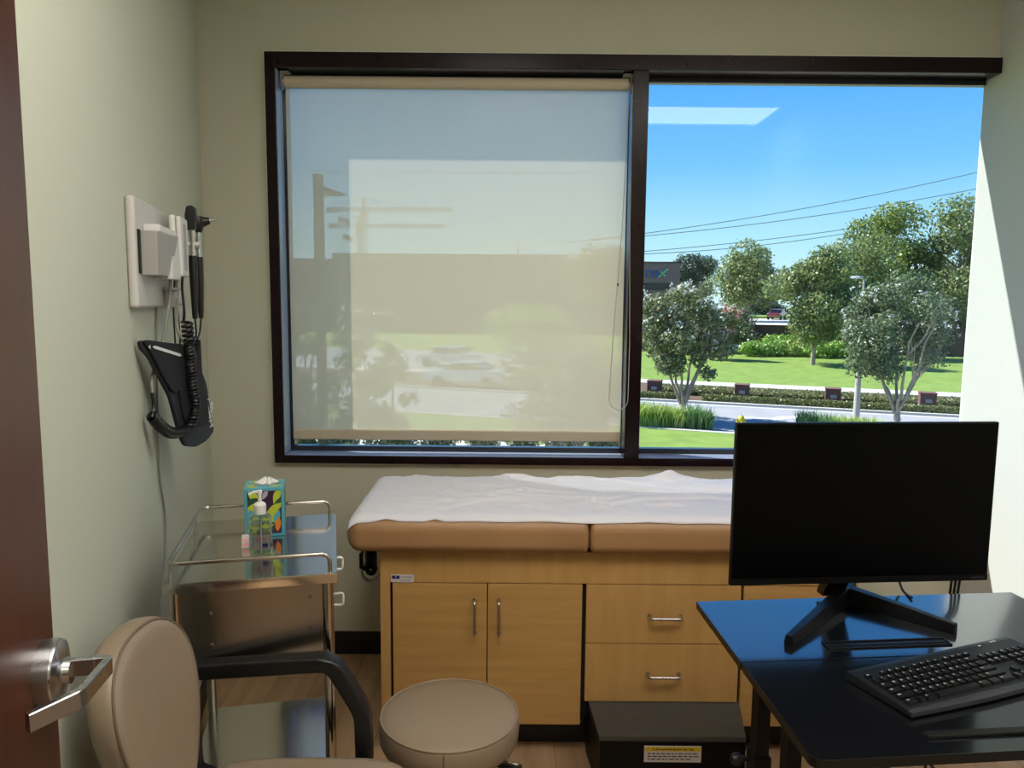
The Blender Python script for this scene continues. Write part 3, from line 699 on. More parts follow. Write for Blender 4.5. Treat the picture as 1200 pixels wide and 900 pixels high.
def instrument(name, label, cat, n, t, kind):
    o = wthing(name, label, cat); z0 = 1.41
    T = Matrix.Translation((n, t, 0))
    MB().lathe([(0, z0), (0.007, z0), (0.0085, z0+0.02), (0.0115, z0+0.10), (0.0125, z0+0.16), (0.0115, z0+0.185), (0.0, z0+0.185)], 20, T=T).build('handle', 'blackplastic', o)
    MB().lathe([(0, z0+0.185), (0.010, z0+0.185), (0.010, z0+0.20), (0.008, z0+0.205), (0.008, z0+0.232), (0.010, z0+0.236), (0.010, z0+0.258), (0, z0+0.258)], 20, T=T).build('metal_neck', 'chrome', o)
    hd = MB()
    if kind == 'oto':
        hd.lathe([(0, z0+0.258), (0.011, z0+0.258), (0.017, z0+0.275), (0.019, z0+0.292), (0.015, z0+0.306), (0, z0+0.309)], 20, T=T)
        h = hd.build('head', 'blackplastic', o)
        cn = MB().lathe([(0, 0), (0.016, 0), (0.015, 0.008), (0.010, 0.022), (0.009, 0.024), (0, 0.024)], 20, T=T @ TR(0.010, 0.004, z0+0.290, ry=rad(80)))
        cn.build('cone_mount', 'blackplastic', h)
        MB().lathe([(0, 0), (0.0055, 0), (0.0022, 0.020), (0, 0.020)], 14, T=T @ TR(0.033, 0.004, z0+0.294, ry=rad(80))).build('specula_tip', 'greyplastic', h)
    else:
        hd.prism([(-0.014, z0+0.258), (0.010, z0+0.258), (0.014, z0+0.285), (0.013, z0+0.322), (0.004, z0+0.330), (-0.012, z0+0.326), (-0.017, z0+0.30)], 'y', -0.016, 0.016, 0.004, T=T)
        fixnormals(hd.build('head', 'blackplastic', o))
    return o
OP = instrument('ophthalmoscope', 'black ophthalmoscope hanging right behind the white wall charger', 'ophthalmoscope', 0.078, -0.82, 'oph')
OT = instrument('otoscope', 'black otoscope with pointed tip hanging nearest the window', 'otoscope', 0.084, -0.745, 'oto')
def cordtube(mb, pts, r, n=6, sub=6):
    P = [Vector(p) for p in pts]; out = []
    for i in range(len(P)-1):
        p0 = P[max(i-1, 0)]; p1 = P[i]; p2 = P[i+1]; p3 = P[min(i+2, len(P)-1)]
        for k in range(sub):
            t = k/sub; out.append(0.5*((2*p1)+(p2-p0)*t+(2*p0-5*p1+4*p2-p3)*t*t+(3*p1-3*p2+p3-p0)*t**3))
    out.append(P[-1]); return mb.tube(out, r, n)
def coil(mb, a, b, R, turns, r, steps=14, sag=(0,0,0)):
    a, b = Vector(a), Vector(b); pts = []; d = (b-a).normalized(); x = d.orthogonal().normalized(); y = d.cross(x); n = int(turns*steps); S = Vector(sag)
    for i in range(n+1):
        u = i/n; an = 2*PI*turns*u; p = a.lerp(b, u) + S*math.sin(PI*u); pts.append(p + (x*math.cos(an)+y*math.sin(an))*R)
    return mb.tube(pts, r, 6)
m = MB(); cordtube(m, [(0.084, -0.745, 1.412), (0.080, -0.75, 1.37), (0.074, -0.77, 1.345)], 0.0028); coil(m, (0.074, -0.772, 1.345), (0.080, -0.80, 1.13), 0.0085, 46, 0.0030); cordtube(m, [(0.08, -0.80, 1.13), (0.05, -0.86, 1.16), (0.045, -0.90, 1.45), (0.05, -0.91, 1.54)], 0.0026)
m.build('coiled_cord', 'blackplastic', OT)
m = MB(); cordtube(m, [(0.078, -0.82, 1.412), (0.078, -0.81, 1.375), (0.074, -0.79, 1.352)], 0.0028); coil(m, (0.060, -0.86, 1.35), (0.062, -0.88, 1.14), 0.0085, 40, 0.0030); cordtube(m, [(0.074, -0.79, 1.352), (0.064, -0.84, 1.362), (0.060, -0.86, 1.35)], 0.0028); cordtube(m, [(0.062, -0.88, 1.14), (0.045, -0.92, 1.18), (0.04, -0.94, 1.42), (0.045, -0.93, 1.53)], 0.0026)
m.build('coiled_cord', 'blackplastic', OP)

# blood pressure cuff hanging in front of the wall board
BC = wthing('blood_pressure_cuff', 'black blood pressure cuff hanging on its coiled hose under the wall board', 'blood pressure cuff')
# cuff sheet: local plane from (n,t)=(0.012,-1.25) to (0.135,-0.95), described by pixel-free u (across) and z (height)
ca, cb = Vector((0.012, -1.262, 0)), Vector((0.140, -0.945, 0)); cd = (cb-ca); cl = cd.length; cdn = cd.normalized(); cn_ = Vector((cdn.y, -cdn.x, 0))
def cuffpoly(poly, off, thick, mbx, mi=0, bev=0.004):
    T = Matrix(((cdn.x, cn_.x, 0, ca.x), (cdn.y, cn_.y, 0, ca.y), (0, 0, 1, 0), (0, 0, 0, 1)))
    mbx.prism(poly, 'y', off, off+thick, bev, T=T, mi=mi)
def cuffcurve(poly, n=4):
    P = [Vector((a, b)) for a, b in poly]; out = []
    for i in range(len(P)):
        p0, p1, p2 = P[i-1], P[i], P[(i+1) % len(P)]
        a = p1+(p0-p1)*0.30; b = p1+(p2-p1)*0.30
        for k in range(n+1):
            t = k/n; q = a*(1-t)**2+p1*2*t*(1-t)+b*t*t; out.append((q.x, q.y))
    return out
cz = MB()
back = [(0.004, 1.372), (0.10, 1.360), (0.19, 1.352), (0.238, 1.340), (0.262, 1.290), (0.296, 1.232), (0.304, 1.186), (0.320, 1.115), (0.326, 1.094), (0.283, 1.074), (0.230, 1.067), (0.178, 1.080), (0.158, 1.112), (0.138, 1.168), (0.119, 1.222), (0.072, 1.280), (0.040, 1.326), (0.008, 1.350)]
cuffpoly(cuffcurve(back), -0.006, 0.012, cz, 0, 0.003)
fold = [(0.150, 1.350), (0.234, 1.338), (0.258, 1.288), (0.276, 1.230), (0.288, 1.180), (0.292, 1.122), (0.190, 1.122), (0.165, 1.16), (0.150, 1.23)]
cuffpoly(cuffcurve(fold), 0.006, 0.006, cz, 1, 0.002)
fixnormals(cz.build('cuff_wrap', ['nylon2', 'nylon'], BC))
fl = MB(); cuffpoly(cuffcurve([(0.002, 1.374), (0.09, 1.362), (0.17, 1.352), (0.185, 1.318), (0.176, 1.24), (0.122, 1.226), (0.074, 1.284), (0.042, 1.330)]), 0.006, 0.008, fl, 0, 0.003)
fixnormals(fl.build('cuff_flap', 'nylon', BC))
mk = MB()
cuffpoly([(0.036, 1.3535), (0.046, 1.356), (0.155, 1.328), (0.160, 1.322), (0.150, 1.322), (0.044, 1.349)], 0.0145, 0.001, mk, 0, 0)
cuffpoly([(0.020, 1.354), (0.027, 1.359), (0.027, 1.349)], 0.0145, 0.001, mk, 0, 0)
mk.build('printed_line', 'legend', BC, smooth=False); mk = MB()
cuffpoly([(0.286, 1.192), (0.2895, 1.1915), (0.3115, 1.1145), (0.3085, 1.1135)], 0.0065, 0.001, mk, 0, 0)
cuffpoly([(0.277, 1.194), (0.300, 1.191), (0.300, 1.188), (0.277, 1.191)], 0.0065, 0.001, mk, 0, 0)
cuffpoly([(0.300, 1.113), (0.319, 1.116), (0.319, 1.113), (0.300, 1.110)], 0.0065, 0.001, mk, 0, 0)
Tm = Matrix(((cdn.x, cn_.x, 0, ca.x), (cdn.y, cn_.y, 0, ca.y), (0, 0, 1, 0), (0, 0, 0, 1)))
mk.text('ADULT', 0.019, Tm @ Matrix.Translation((0.3075, 0.0072, 1.152)) @ Matrix.Rotation(rad(90), 4, 'X') @ Matrix.Rotation(rad(-106), 4, 'Z'), 0, bold=0.0003)
mk.build('printed_scale', 'legend', BC, smooth=False)
def cu(u, z, off=0.0): p = ca + cdn*u + cn_*off; return (p.x, p.y, z)
hs = MB()
cordtube(hs, [(0.066, -0.93, 1.535), (0.064, -0.935, 1.50), cu(0.172, 1.44, 0.02), cu(0.168, 1.415, 0.02)], 0.0035, 8)
coil(hs, cu(0.172, 1.412, 0.026), cu(0.178, 1.352, 0.026), 0.0115, 5, 0.0046, 16)
coil(hs, cu(0.178, 1.352, 0.026), cu(0.190, 1.225, 0.026), 0.0100, 14, 0.0042, 14)
coil(hs, cu(0.190, 1.225, 0.026), cu(0.165, 1.128, 0.022), 0.0095, 11, 0.0042, 14, sag=(0.01, 0.01, 0))
coil(hs, cu(0.162, 1.126, 0.012), cu(0.060, 1.178, -0.010), 0.0115, 20, 0.0048, 14, sag=(0, 0, -0.022))
hs.build('coiled_hose', 'blackplastic', BC)
hs = MB(); cordtube(hs, [cu(0.06, 1.175, -0.01), cu(0.075, 1.20, -0.014), cu(0.075, 1.235, -0.016)], 0.0050, 8); hs.build('hose_end', 'blackplastic', BC)
hs = MB(); cordtube(hs, [cu(0.075, 1.235, -0.016), cu(0.085, 1.28, -0.02), (0.035, -1.08, 1.36), (0.045, -1.03, 1.46), (0.05, -1.02, 1.535)], 0.0042, 8)
cordtube(hs, [(0.060, -1.00, 1.535), (0.058, -0.98, 1.47), cu(0.15, 1.40, 0.012), cu(0.165, 1.362, 0.016), cu(0.195, 1.352, 0.014)], 0.0040, 8)
hs.build('grey_hose', 'cord', BC)
cd_ = MB(); cordtube(cd_, [(0.004, -0.98, 1.45), (0.005, -1.03, 1.20), (0.005, -1.04, 1.00), (0.005, -0.99, 0.86), (0.005, -1.02, 0.74), (0.005, -1.12, 0.62), (0.004, -1.16, 0.45), (0.004, -1.15, 0.30)], 0.0028, 8)
o = cd_.build('cable', 'cord', loc=WO, rz=WA); tag(o, 'thin grey cord running down the left wall from the diagnostic board', 'cord')

# ================================================================== SIDE CHAIR
SC = thing('side_chair', 'taupe padded armchair with black plastic loop arms in the foreground', 'chair', (-0.43, 1.36, 0), rad(1))
n = 56; ol = []
for a, b in superell(n, 2.35):
    w_ = 1.0 - 0.40*max(0, -b)**1.5
    ol.append((a*w_, b))
BHU, BHD, BW, BZ = 0.138, 0.235, 0.160, 0.732
def bplace(a, b, s_, d):
    z = b*(BHU if b > 0 else BHD)*s_; y = a*BW*s_
    x = -0.222 + d - 0.20*z + 0.10*y*y/0.2 
    return (x, y, BZ+z)
bk = MB().rings(ol, [(0.0, 0.0), (0.35, 0.0), (0.7, 0.001), (0.86, 0.001), (0.935, -0.003), (0.985, -0.012), (1.0, -0.026), (0.985, -0.044), (0.94, -0.056), (0.8, -0.064), (0.4, -0.066), (0.0, -0.066)], bplace)
bk = fixnormals(bk.build('backrest', 'taupe', SC, ang=60))
MB().tube([bplace(a, b, 0.972, -0.008) for a, b in ol], 0.0028, 8, closed=True).build('seam', 'piping', bk)
ol2 = superell(56, 4.2)
seat = MB().rings(ol2, [(0.0, 0.006), (0.5, 0.005), (0.85, 0.0), (0.95, -0.010), (1.0, -0.030), (0.97, -0.052), (0.9, -0.060), (0.0, -0.060)], lambda a, b, s_, d: (0.005+0.245*a*s_, 0.245*b*s_, 0.478+d-0.02*max(0, a*s_-0.8)))
fixnormals(seat.build('seat', 'taupe', SC, ang=60))
for sy in (1, -1):
    y = 0.288*sy
    am = MB()
    pts = fillet([(-0.16, y*0.80, 0.395), (-0.285, y, 0.40), (-0.292, y, 0.642), (0.035, y, 0.664), (0.104, y, 0.545), (0.106, y, 0.398), (0.05, y*0.80, 0.392)], 0.028, 5)
    am.bar(pts, 0.045, 0.036, side=(0, 1, 0), ch=0.16)
    fixnormals(am.build('arm', 'blackplastic', SC, ang=45))
fr = MB(); fr.box(-0.19, 0.20, -0.20, 0.20, 0.375, 0.399, 0.004); fr.bar([(-0.12, 0, 0.387), (-0.30, 0, 0.40), (-0.318, 0, 0.46), (-0.293, 0, 0.62)], 0.10, 0.012, side=(0, 1, 0))
fixnormals(fr.build('seat_frame', 'blackmetal', SC))
for sx, sy in ((1, 1), (1, -1), (-1, 1), (-1, -1)):
    MB().tube([(0.17*sx, 0.18*sy, 0.38), (0.20*sx, 0.21*sy, 0.008)], 0.013, 14).build('leg', 'blackmetal', SC)

# ================================================================== STOOL
SL = thing('rolling_stool', 'round taupe stool in front of the exam table doors', 'stool', (-0.147, 1.795, 0), 0)
R_ = 0.171
m = MB().lathe([(0, 0.474), (0.07, 0.4735), (0.12, 0.471), (0.150, 0.466), (R_-0.004, 0.4585), (R_, 0.452), (R_+0.0015, 0.43), (R_, 0.405), (R_-0.006, 0.392), (R_-0.02, 0.385), (0, 0.385)], 72)
sd = fixnormals(m.build('seat', 'taupe', SL, ang=60))
MB().tube([((R_-0.003)*math.cos(2*PI*i/72), (R_-0.003)*math.sin(2*PI*i/72), 0.4595) for i in range(72)], 0.0027, 8, closed=True).build('piping', 'taupe', sd)
MB().tube([(0.001*math.cos(0), -R_-0.0012, 0.455), (0.0, -R_-0.002, 0.43), (0, -R_-0.0005, 0.40), (0, -R_+0.006, 0.389)], 0.0014, 6).build('side_seam', 'piping', sd)
m = MB(); m.lathe([(0, 0.386), (0.075, 0.386), (0.075, 0.379), (0.03, 0.374), (0.026, 0.34), (0, 0.34)], 30); m.build('seat_plate', 'blackmetal', SL)
m = MB(); m.lathe([(0, 0.345), (0.014, 0.345), (0.014, 0.20), (0.025, 0.20), (0.025, 0.09), (0, 0.09)], 24); m.build('gas_column', 'blackmetal', SL)
lv = MB(); lv.tube([(0.02, -0.01, 0.365), (0.115, -0.045, 0.362)], 0.005, 10)
Tl = TR(0.148, -0.058, 0.360, rz=rad(-20), rx=rad(-18))
lv.prism(cuffcurve([(-0.042, -0.010), (-0.02, -0.019), (0.024, -0.020), (0.034, -0.006), (0.030, 0.014), (-0.02, 0.016), (-0.042, 0.010)]), 'z', -0.006, 0.006, 0.003, T=Tl)
lv.text('H', 0.012, Tl @ Matrix.Translation((0.0, 0.002, 0.0062)), 1, bold=0.0004); lv.box(0.008, 0.022, -0.006, 0.006, 0.0062, 0.0066, mi=1, T=Tl)
fixnormals(lv.build('height_lever', ['blackplastic', 'legend'], SL))
for k in range(5):
    a = 2*PI*k/5+0.3; c, s_ = math.cos(a), math.sin(a)
    lg = fixnormals(MB().bar([(0.015*c, 0.015*s_, 0.105), (0.235*c, 0.235*s_, 0.072)], 0.034, 0.022, side=(-s_, c, 0)).build('base_leg', 'blackmetal', SL))
    w = MB(); w.tube([(0.235*c-0.012*s_, 0.235*s_+0.012*c, 0.0255), (0.235*c+0.012*s_, 0.235*s_-0.012*c, 0.0255)], 0.0252, 18); w.tube([(0.225*c, 0.225*s_, 0.03), (0.225*c, 0.225*s_, 0.07)], 0.006, 8)
    w.build('caster', 'blackplastic', lg)

# ================================================================== DESK
DR = rad(5.5)
DK = thing('desk', 'black wood grain two-level sit-stand desk at right', 'desk', (0.458, 1.818, 0), DR)
def edged(o):
    fixnormals(o)
    for p in o.data.polygons: p.material_index = 0 if p.normal.z > 0.9 else 1
    return o
DW, DD, DZ, SP = 0.83, 0.655, 0.742, -0.318
m = MB(); m.prism([(0.0, 0.0), (-0.014, SP+0.0015), (DW, SP+0.0015), (DW, 0.0)], 'z', DZ-0.018, DZ, 0.0012); edged(m.build('rear_top', ['desk', 'deskedge'], DK))
# front leaf, rounded front corners
pf = [(-0.013, SP-0.0015)] + arc(-0.028+0.022, -DD+0.022, 0.022, 180, 270, 6) + arc(DW-0.034, -DD+0.022, 0.022, 270, 360, 6) + [(DW-0.012, SP-0.0015)]
m = MB(); m.prism(pf, 'z', DZ-0.018, DZ, 0.0012); edged(m.build('front_top', ['desk', 'deskedge'], DK))
def slot(mb, x0, x1, y0, y1):
    e = 0.0042; z = DZ
    for (a, b, c, d) in ((x0, x1, y0, y0+e), (x0, x1, y1-e, y1), (x0, x0+e, y0+e, y1-e), (x1-e, x1, y0+e, y1-e)): mb.box(a, b, c, d, z, z+0.0035, 0.001)
    mb.box(x0+e, x1-e, (y0+y1)/2-0.0035, (y0+y1)/2+0.0035, z, z+0.0022); mb.box(x0+e, x1-e, y0+e, y1-e, z, z+0.0006)
    return mb
slot(MB(), 0.195, 0.475, SP+0.040, SP+0.075).build('device_slot', 'deskedge', DK)
lp = MB(); lp.prism(rrect(0.195, 0.56, -DD+0.043, -DD+0.060, 0.006), 'z', DZ, DZ+0.006, 0.002); fixnormals(lp.build('front_stop_strip', 'deskedge', DK))
fm = MB()
for x in (0.035, DW-0.065): fm.box(x, x+0.03, -DD+0.07, -0.05, DZ-0.045, DZ-0.018, 0.002)
fm.box(0.065, DW-0.065, -0.09, -0.06, DZ-0.045, DZ-0.018, 0.002); fm.box(0.065, DW-0.065, SP+0.02, SP+0.05, DZ-0.045, DZ-0.018, 0.002)
fm.box(0.05, DW-0.05, -DD+0.03, -DD+0.055, DZ-0.040, DZ-0.018, 0.004)
fm.prism([(-DD+0.03, DZ-0.018), (-DD+0.03, DZ-0.040), (-DD+0.10, DZ-0.040), (-DD+0.13, DZ-0.018)], 'x', 0.016, 0.030, 0.002)
fixnormals(fm.build('under_frame', 'blackmetal', DK))
for x in (0.035, DW-0.065):
    for (ya, yb) in ((-0.300, -0.262), (-0.440, -0.402)):
        lg = MB(); lg.box(x+0.001, x+0.029, ya, yb, 0.30, DZ-0.045, 0.003); lg.box(x-0.004, x+0.034, ya-0.004, yb+0.004, 0.03, 0.52 if ya > -0.4 else 0.46, 0.004)
        lg.build('leg', 'blackmetal', DK)
    MB().box(x-0.004, x+0.034, -0.62, -0.06, 0.0, 0.035, 0.005).build('foot_rail', 'blackmetal', DK)
    MB().box(x+0.003, x+0.027, -0.402, -0.30, 0.20, 0.24, 0.002).build('side_brace', 'blackmetal', DK)
MB().box(0.065, DW-0.065, -0.29, -0.272, 0.22, 0.27, 0.002).build('cross_brace', 'blackmetal', DK)
kb_ = MB(); kb_.lathe([(0, 0), (0.006, 0), (0.006, 0.016), (0.012, 0.018), (0.014, 0.026), (0.010, 0.036), (0, 0.038)], 18, T=TR(0.031, -0.27, 0.50, ry=rad(-90))); kb_.build('height_knob', 'blackplastic', DK)
cr = MB(); cr.box(0.118, 0.150, -DD+0.05, -DD+0.075, DZ-0.052, DZ-0.038, 0.002); cr.tube([(0.132, -DD+0.06, DZ-0.045), (0.132, -DD+0.06, DZ-0.10)], 0.008, 12); cr.tube([(0.132, -DD+0.06, DZ-0.085), (0.132, -DD+0.06, DZ-0.12)], 0.013, 12); cr.build('tilt_bolt', 'blackplastic', DK)
kn = MB(); kn.tube([(0.405, -DD+0.05, DZ-0.04), (0.405, -DD+0.05, DZ-0.075)], 0.010, 12); kn.lathe([(0, -0.012), (0.020, -0.010), (0.024, 0), (0.020, 0.008), (0, 0.010)], 24, T=TR(0.405, -DD+0.05, DZ-0.085)); kn.build('tilt_knob', 'blackplastic', DK)

# ================================================================== MONITOR
MN = thing('monitor', 'large black flat monitor switched off, standing on the black desk', 'monitor', (0.806, 1.712, DZ), rad(4.6))
mw, mz0, mz1 = 0.308, 0.092, 0.466
m = MB(); m.box(-mw, mw, -0.004, 0.010, mz0, mz1, 0.002); m.prism([(0.010, mz0+0.02), (0.010, mz1-0.04), (0.034, mz1-0.10), (0.040, mz0+0.10), (0.034, mz0+0.03)], 'x', -0.20, 0.20, 0.006)
fixnormals(m.build('casing', 'bezel', MN))
sc_ = MB().box(-mw+0.004, mw-0.004, -0.0052, -0.0038, mz0+0.016, mz1-0.004).build('screen', 'screen', MN, smooth=False)
ch = MB().box(-mw+0.001, mw-0.001, -0.0062, -0.0036, mz0+0.001, mz0+0.015, 0.0006)
ch.text('SAMSUNG', 0.0068, TR(mw-0.025, -0.0064, mz0+0.0085, rx=rad(90)), 1); ch.build('chin', ['bezel', 'greytext'], MN)
nk = MB(); nk.prism([(0.150, 0.012), (0.118, 0.012), (0.060, 0.10), (0.036, 0.20), (0.036, 0.30), (0.070, 0.30), (0.084, 0.20), (0.105, 0.11)], 'x', -0.027, 0.027, 0.004)
fixnormals(nk.build('neck', 'standmat', MN))
Rm = Matrix.Rotation(-rad(4.6), 2)
def ml(x, y): v = Rm @ Vector((x-0.806, y-1.712)); return (v.x, v.y)
V0 = ml(0.832, 1.835)
for (ex, ey) in ((0.600, 1.582), (1.000, 1.650)):
    e = ml(ex, ey); d = Vector((e[0]-V0[0], e[1]-V0[1], 0)); dn = d.normalized(); sd_ = Vector((-dn.y, dn.x, 0)); ln_ = d.length
    vs = []
    for a, hw, hz in ((-0.03, 0.020, 0.040), (ln_*0.55, 0.015, 0.030), (ln_, 0.011, 0.021)):
        p = Vector((V0[0], V0[1], 0)) + dn*a
        vs += [p+sd_*hw, p-sd_*hw, p-sd_*hw*0.7+Vector((0, 0, hz)), p+sd_*hw*0.7+Vector((0, 0, hz))]
    fs = [(0, 1, 2, 3), (8, 11, 10, 9)]
    for i in (0, 4):
        for j in range(4): fs.append((i+j, i+4+j, i+4+(j+1) % 4, i+(j+1) % 4))
    fixnormals(MB().hull(vs, fs, 0.002).build('stand_foot', 'standmat', MN))

# cables behind and below the desk
DKc = MB(); cordtube(DKc, [(1.00, 1.842, 0.7465), (1.005, 1.90, 0.7465), (1.00, 1.925, 0.80), (1.03, 1.95, 0.835), (1.055, 1.93, 0.845)], 0.003, 8)
o = DKc.build('monitor_cable', 'blackplastic'); tag(o, 'thin black cable arching behind the monitor at left', 'cable')
DKc = MB()
for k in range(3): cordtube(DKc, [(1.03+0.004*k, 1.80, 0.87), (1.09+0.006*k, 1.90, 0.850), (1.145+0.006*k, 1.93, 0.815+0.006*k), (1.16+0.009*k, 1.945, 0.79+0.004*k), (1.165+0.01*k, 1.96, 0.72), (1.16, 1.965, 0.5), (1.13, 1.96, 0.20), (1.10, 1.96, 0.006)], 0.0034, 8)
o = DKc.build('cable_bundle', 'blackplastic'); tag(o, 'bundle of black cables drooping over the desk back behind monitor', 'cable')
for pts, lb in (([(0.640, 1.24, 0.690), (0.632, 1.24, 0.655), (0.606, 1.25, 0.600), (0.612, 1.26, 0.54), (0.65, 1.30, 0.30), (0.70, 1.36, 0.006)], 'black cord hanging below the desk front nearer the tilt bolt'),
                ([(0.725, 1.25, 0.690), (0.745, 1.25, 0.665), (0.756, 1.25, 0.645), (0.735, 1.252, 0.640), (0.712, 1.258, 0.620), (0.695, 1.265, 0.585), (0.69, 1.28, 0.30), (0.72, 1.34, 0.006)], 'black cord kinked below the desk front nearer the wall')):
    c_ = MB(); cordtube(c_, pts, 0.0028, 8); o = c_.build('hanging_cord', 'blackplastic'); tag(o, lb, 'cord')

# ================================================================== KEYBOARD
KB = thing('keyboard', 'black full-size computer keyboard lying at an angle on the desk', 'keyboard', (0.658, 1.432, DZ+0.0008), rad(21.5))
KW, KD = 0.447, 0.150
tilt = Matrix.Identity(4)
def kz(y): return 0.0195 + (y+KD)/KD*0.006 - 0.0065
side = [(-KD, 0.002), (-KD-0.002, 0.006), (-KD+0.004, 0.0130), (-KD+0.014, kz(-KD+0.014)), (-0.012, kz(-0.012)), (-0.002, 0.0175), (0, 0.0145), (-0.001, 0.0)]
kbm = MB(); kbm.prism(side, 'x', 0.0, KW, 0.0015); kbm = fixnormals(kbm.build('case', 'keybody', KB))
# front bow: slightly curved palm edge
bw = MB(); pts = [(KW*i/24, -KD-0.004-0.010*math.sin(PI*i/24), 0.0075) for i in range(25)]
pl = [(p[0], p[1]) for p in pts] + [(KW, -KD+0.012), (0, -KD+0.012)]
bw.prism(pl, 'z', 0.002, 0.0125, 0.0018); fixnormals(bw.build('front_edge', 'keyedge', KB))
ks, kx0 = 0.01865, 0.0105
nkeys = 0
def key(x, y, w, d=ks, txt=''):
    global nkeys
    g = 0.0016; z = kz(y-d/2); a0, a1 = x+g, x+w-g; b0, b1 = y-d+g, y-g; i = 0.0018; hgt = 0.0062
    vs = [(a0, b0, z-0.001), (a1, b0, z-0.001), (a1, b1, z-0.001), (a0, b1, z-0.001), (a0+i, b0+i, z+hgt), (a1-i, b0+i, z+hgt), (a1-i, b1-i*0.8, z+hgt), (a0+i, b1-i*0.8, z+hgt)]
    k = MB().hull(vs, [(0,3,2,1),(4,5,6,7),(0,1,5,4),(1,2,6,5),(2,3,7,6),(3,0,4,7)], 0.0009, 2)
    if txt: k.text(txt, 0.0062 if len(txt) == 1 else 0.0040, Matrix.Translation((a0+i+0.0012, b1-0.0055, z+hgt+0.00012)), 1, depth=0.0001, bold=0.0001, align='LEFT')
    k.build('key', ['keycap', 'legend'], KB, ang=30); nkeys += 1
yr = -0.030
x = kx0; key(x, yr, ks*1.0, 0.014, 'Esc')
for gi, base in enumerate((2.0, 6.5, 11.0)):
    for j in range(4): key(kx0+ks*(base+j), yr, ks, 0.014, 'F%d' % (gi*4+j+1))
rows = ["`1234567890-=", "QWERTYUIOP[]\\", "ASDFGHJKL;'", "ZXCVBNM,./"]
y0 = -0.0465
def row(y, first, chars, last):
    x = kx0
    for w, t in first + [(1, c) for c in chars] + last: key(x, y, ks*w, ks, t); x += ks*w
row(y0, [], rows[0], [(2, 'Back')]); row(y0-ks, [(1.5, 'Tab')], rows[1][:-1], [(1.5, '\\')]); row(y0-2*ks, [(1.75, 'Caps')], rows[2], [(2.25, 'Enter')]); row(y0-3*ks, [(2.25, 'Shift')], rows[3], [(2.75, 'Shift')])
row(y0-4*ks, [(1.5, 'Ctrl'), (1, ''), (1.5, 'Alt'), (6, '')], '', [(1.5, 'Alt'), (1.5, ''), (2, 'Ctrl')])
nx0 = kx0+ks*15.25
for r_ in range(2):
    for j, t in enumerate((('Ins', 'Hm', 'Pg'), ('Del', 'End', 'Pg'))[r_]): key(nx0+ks*j, y0-ks*r_, ks, ks, t)
key(nx0+ks, y0-3*ks, ks, ks, '^')
for j, t in enumerate('<v>'): key(nx0+ks*j, y0-4*ks, ks, ks, t)
px0 = kx0+ks*18.5
for r_, t4 in enumerate(('N/*-', '789', '456', '123')):
    for j, t in enumerate(t4): key(px0+ks*j, y0-ks*r_, ks, ks, t)
key(px0+3*ks, y0-ks, ks, 2*ks, '+'); key(px0+3*ks, y0-3*ks, ks, 2*ks, ''); key(px0, y0-4*ks, 2*ks, ks, '0'); key(px0+2*ks, y0-4*ks, ks, ks, '.')
lg = MB()
lg.prism([(0.385, -0.0095), (0.392, -0.0095), (0.394, -0.0135), (0.386, -0.0135)], 'z', kz(-0.012)+0.0002, kz(-0.012)+0.0006); lg.text('G', 0.007, Matrix.Translation((0.398, -0.0118, kz(-0.012)+0.0005)), 0, depth=0.0001, bold=0.0003)
lg.prism([(0.345, -0.014), (0.351, -0.014), (0.351, -0.018), (0.345, -0.018)], 'z', kz(-0.016)+0.0002, kz(-0.016)+0.0006)
lg.build('printed_mark', 'legend', KB, smooth=False)

# ================================================================== OUTSIDE
SA = rad(-20)                                   # the street runs 20 degrees off the window plane
SU, SV = Vector((math.cos(SA), math.sin(SA), 0)), Vector((-math.sin(SA), math.cos(SA), 0))
def st(u, v, z=GZ): p = SU*u + SV*v; return Vector((p.x, p.y, z))
def us(p): return (p.dot(SU), p.dot(SV))
def strip(name, mt, v0, v1, z0, z1, u0=-90, u1=110, b=0.0):
    return struct(MB().box(u0, u1, v0, v1, z0, z1, b).build(name, mt, smooth=False, rz=SA))
strip('ground', 'grass', -20, 240, GZ-0.6, GZ-0.05, -200, 200)
strip('walkway', 'concrete', 20.0, 24.6, GZ-0.1, GZ+0.01)
strip('lawn', 'grass', 24.6, 29.2, GZ-0.1, GZ+0.04)
strip('planting_bed', 'mulch', 10.0, 20.0, GZ-0.1, GZ+0.03)
strip('kerb', 'concrete', 29.2, 29.5, GZ-0.1, GZ+0.06, b=0.01)
strip('road', 'asphalt', 29.5, 37.7, GZ-0.1, GZ-0.02)
strip('kerb', 'concrete', 37.7, 38.0, GZ-0.1, GZ+0.08, b=0.01)
strip('planting_bed', 'mulch', 38.0, 45.4, GZ-0.1, GZ+0.02)
strip('sidewalk', 'concrete', 45.4, 47.5, GZ-0.1, GZ+0.04)
strip('back_lawn', 'grass', 47.5, 68.0, GZ-0.1, GZ+0.03)
strip('border_lawn', 'grass', 68.0, 79.0, GZ-0.1, GZ+0.04)
PZ = -1.15                                      # raised car park behind the retaining wall
strip('car_park', 'concrete', 82.5, 116.0, GZ, PZ, -12, 110)
strip('rear_bank', 'grass', 116.0, 128.0, GZ, PZ+0.3, -12, 110)
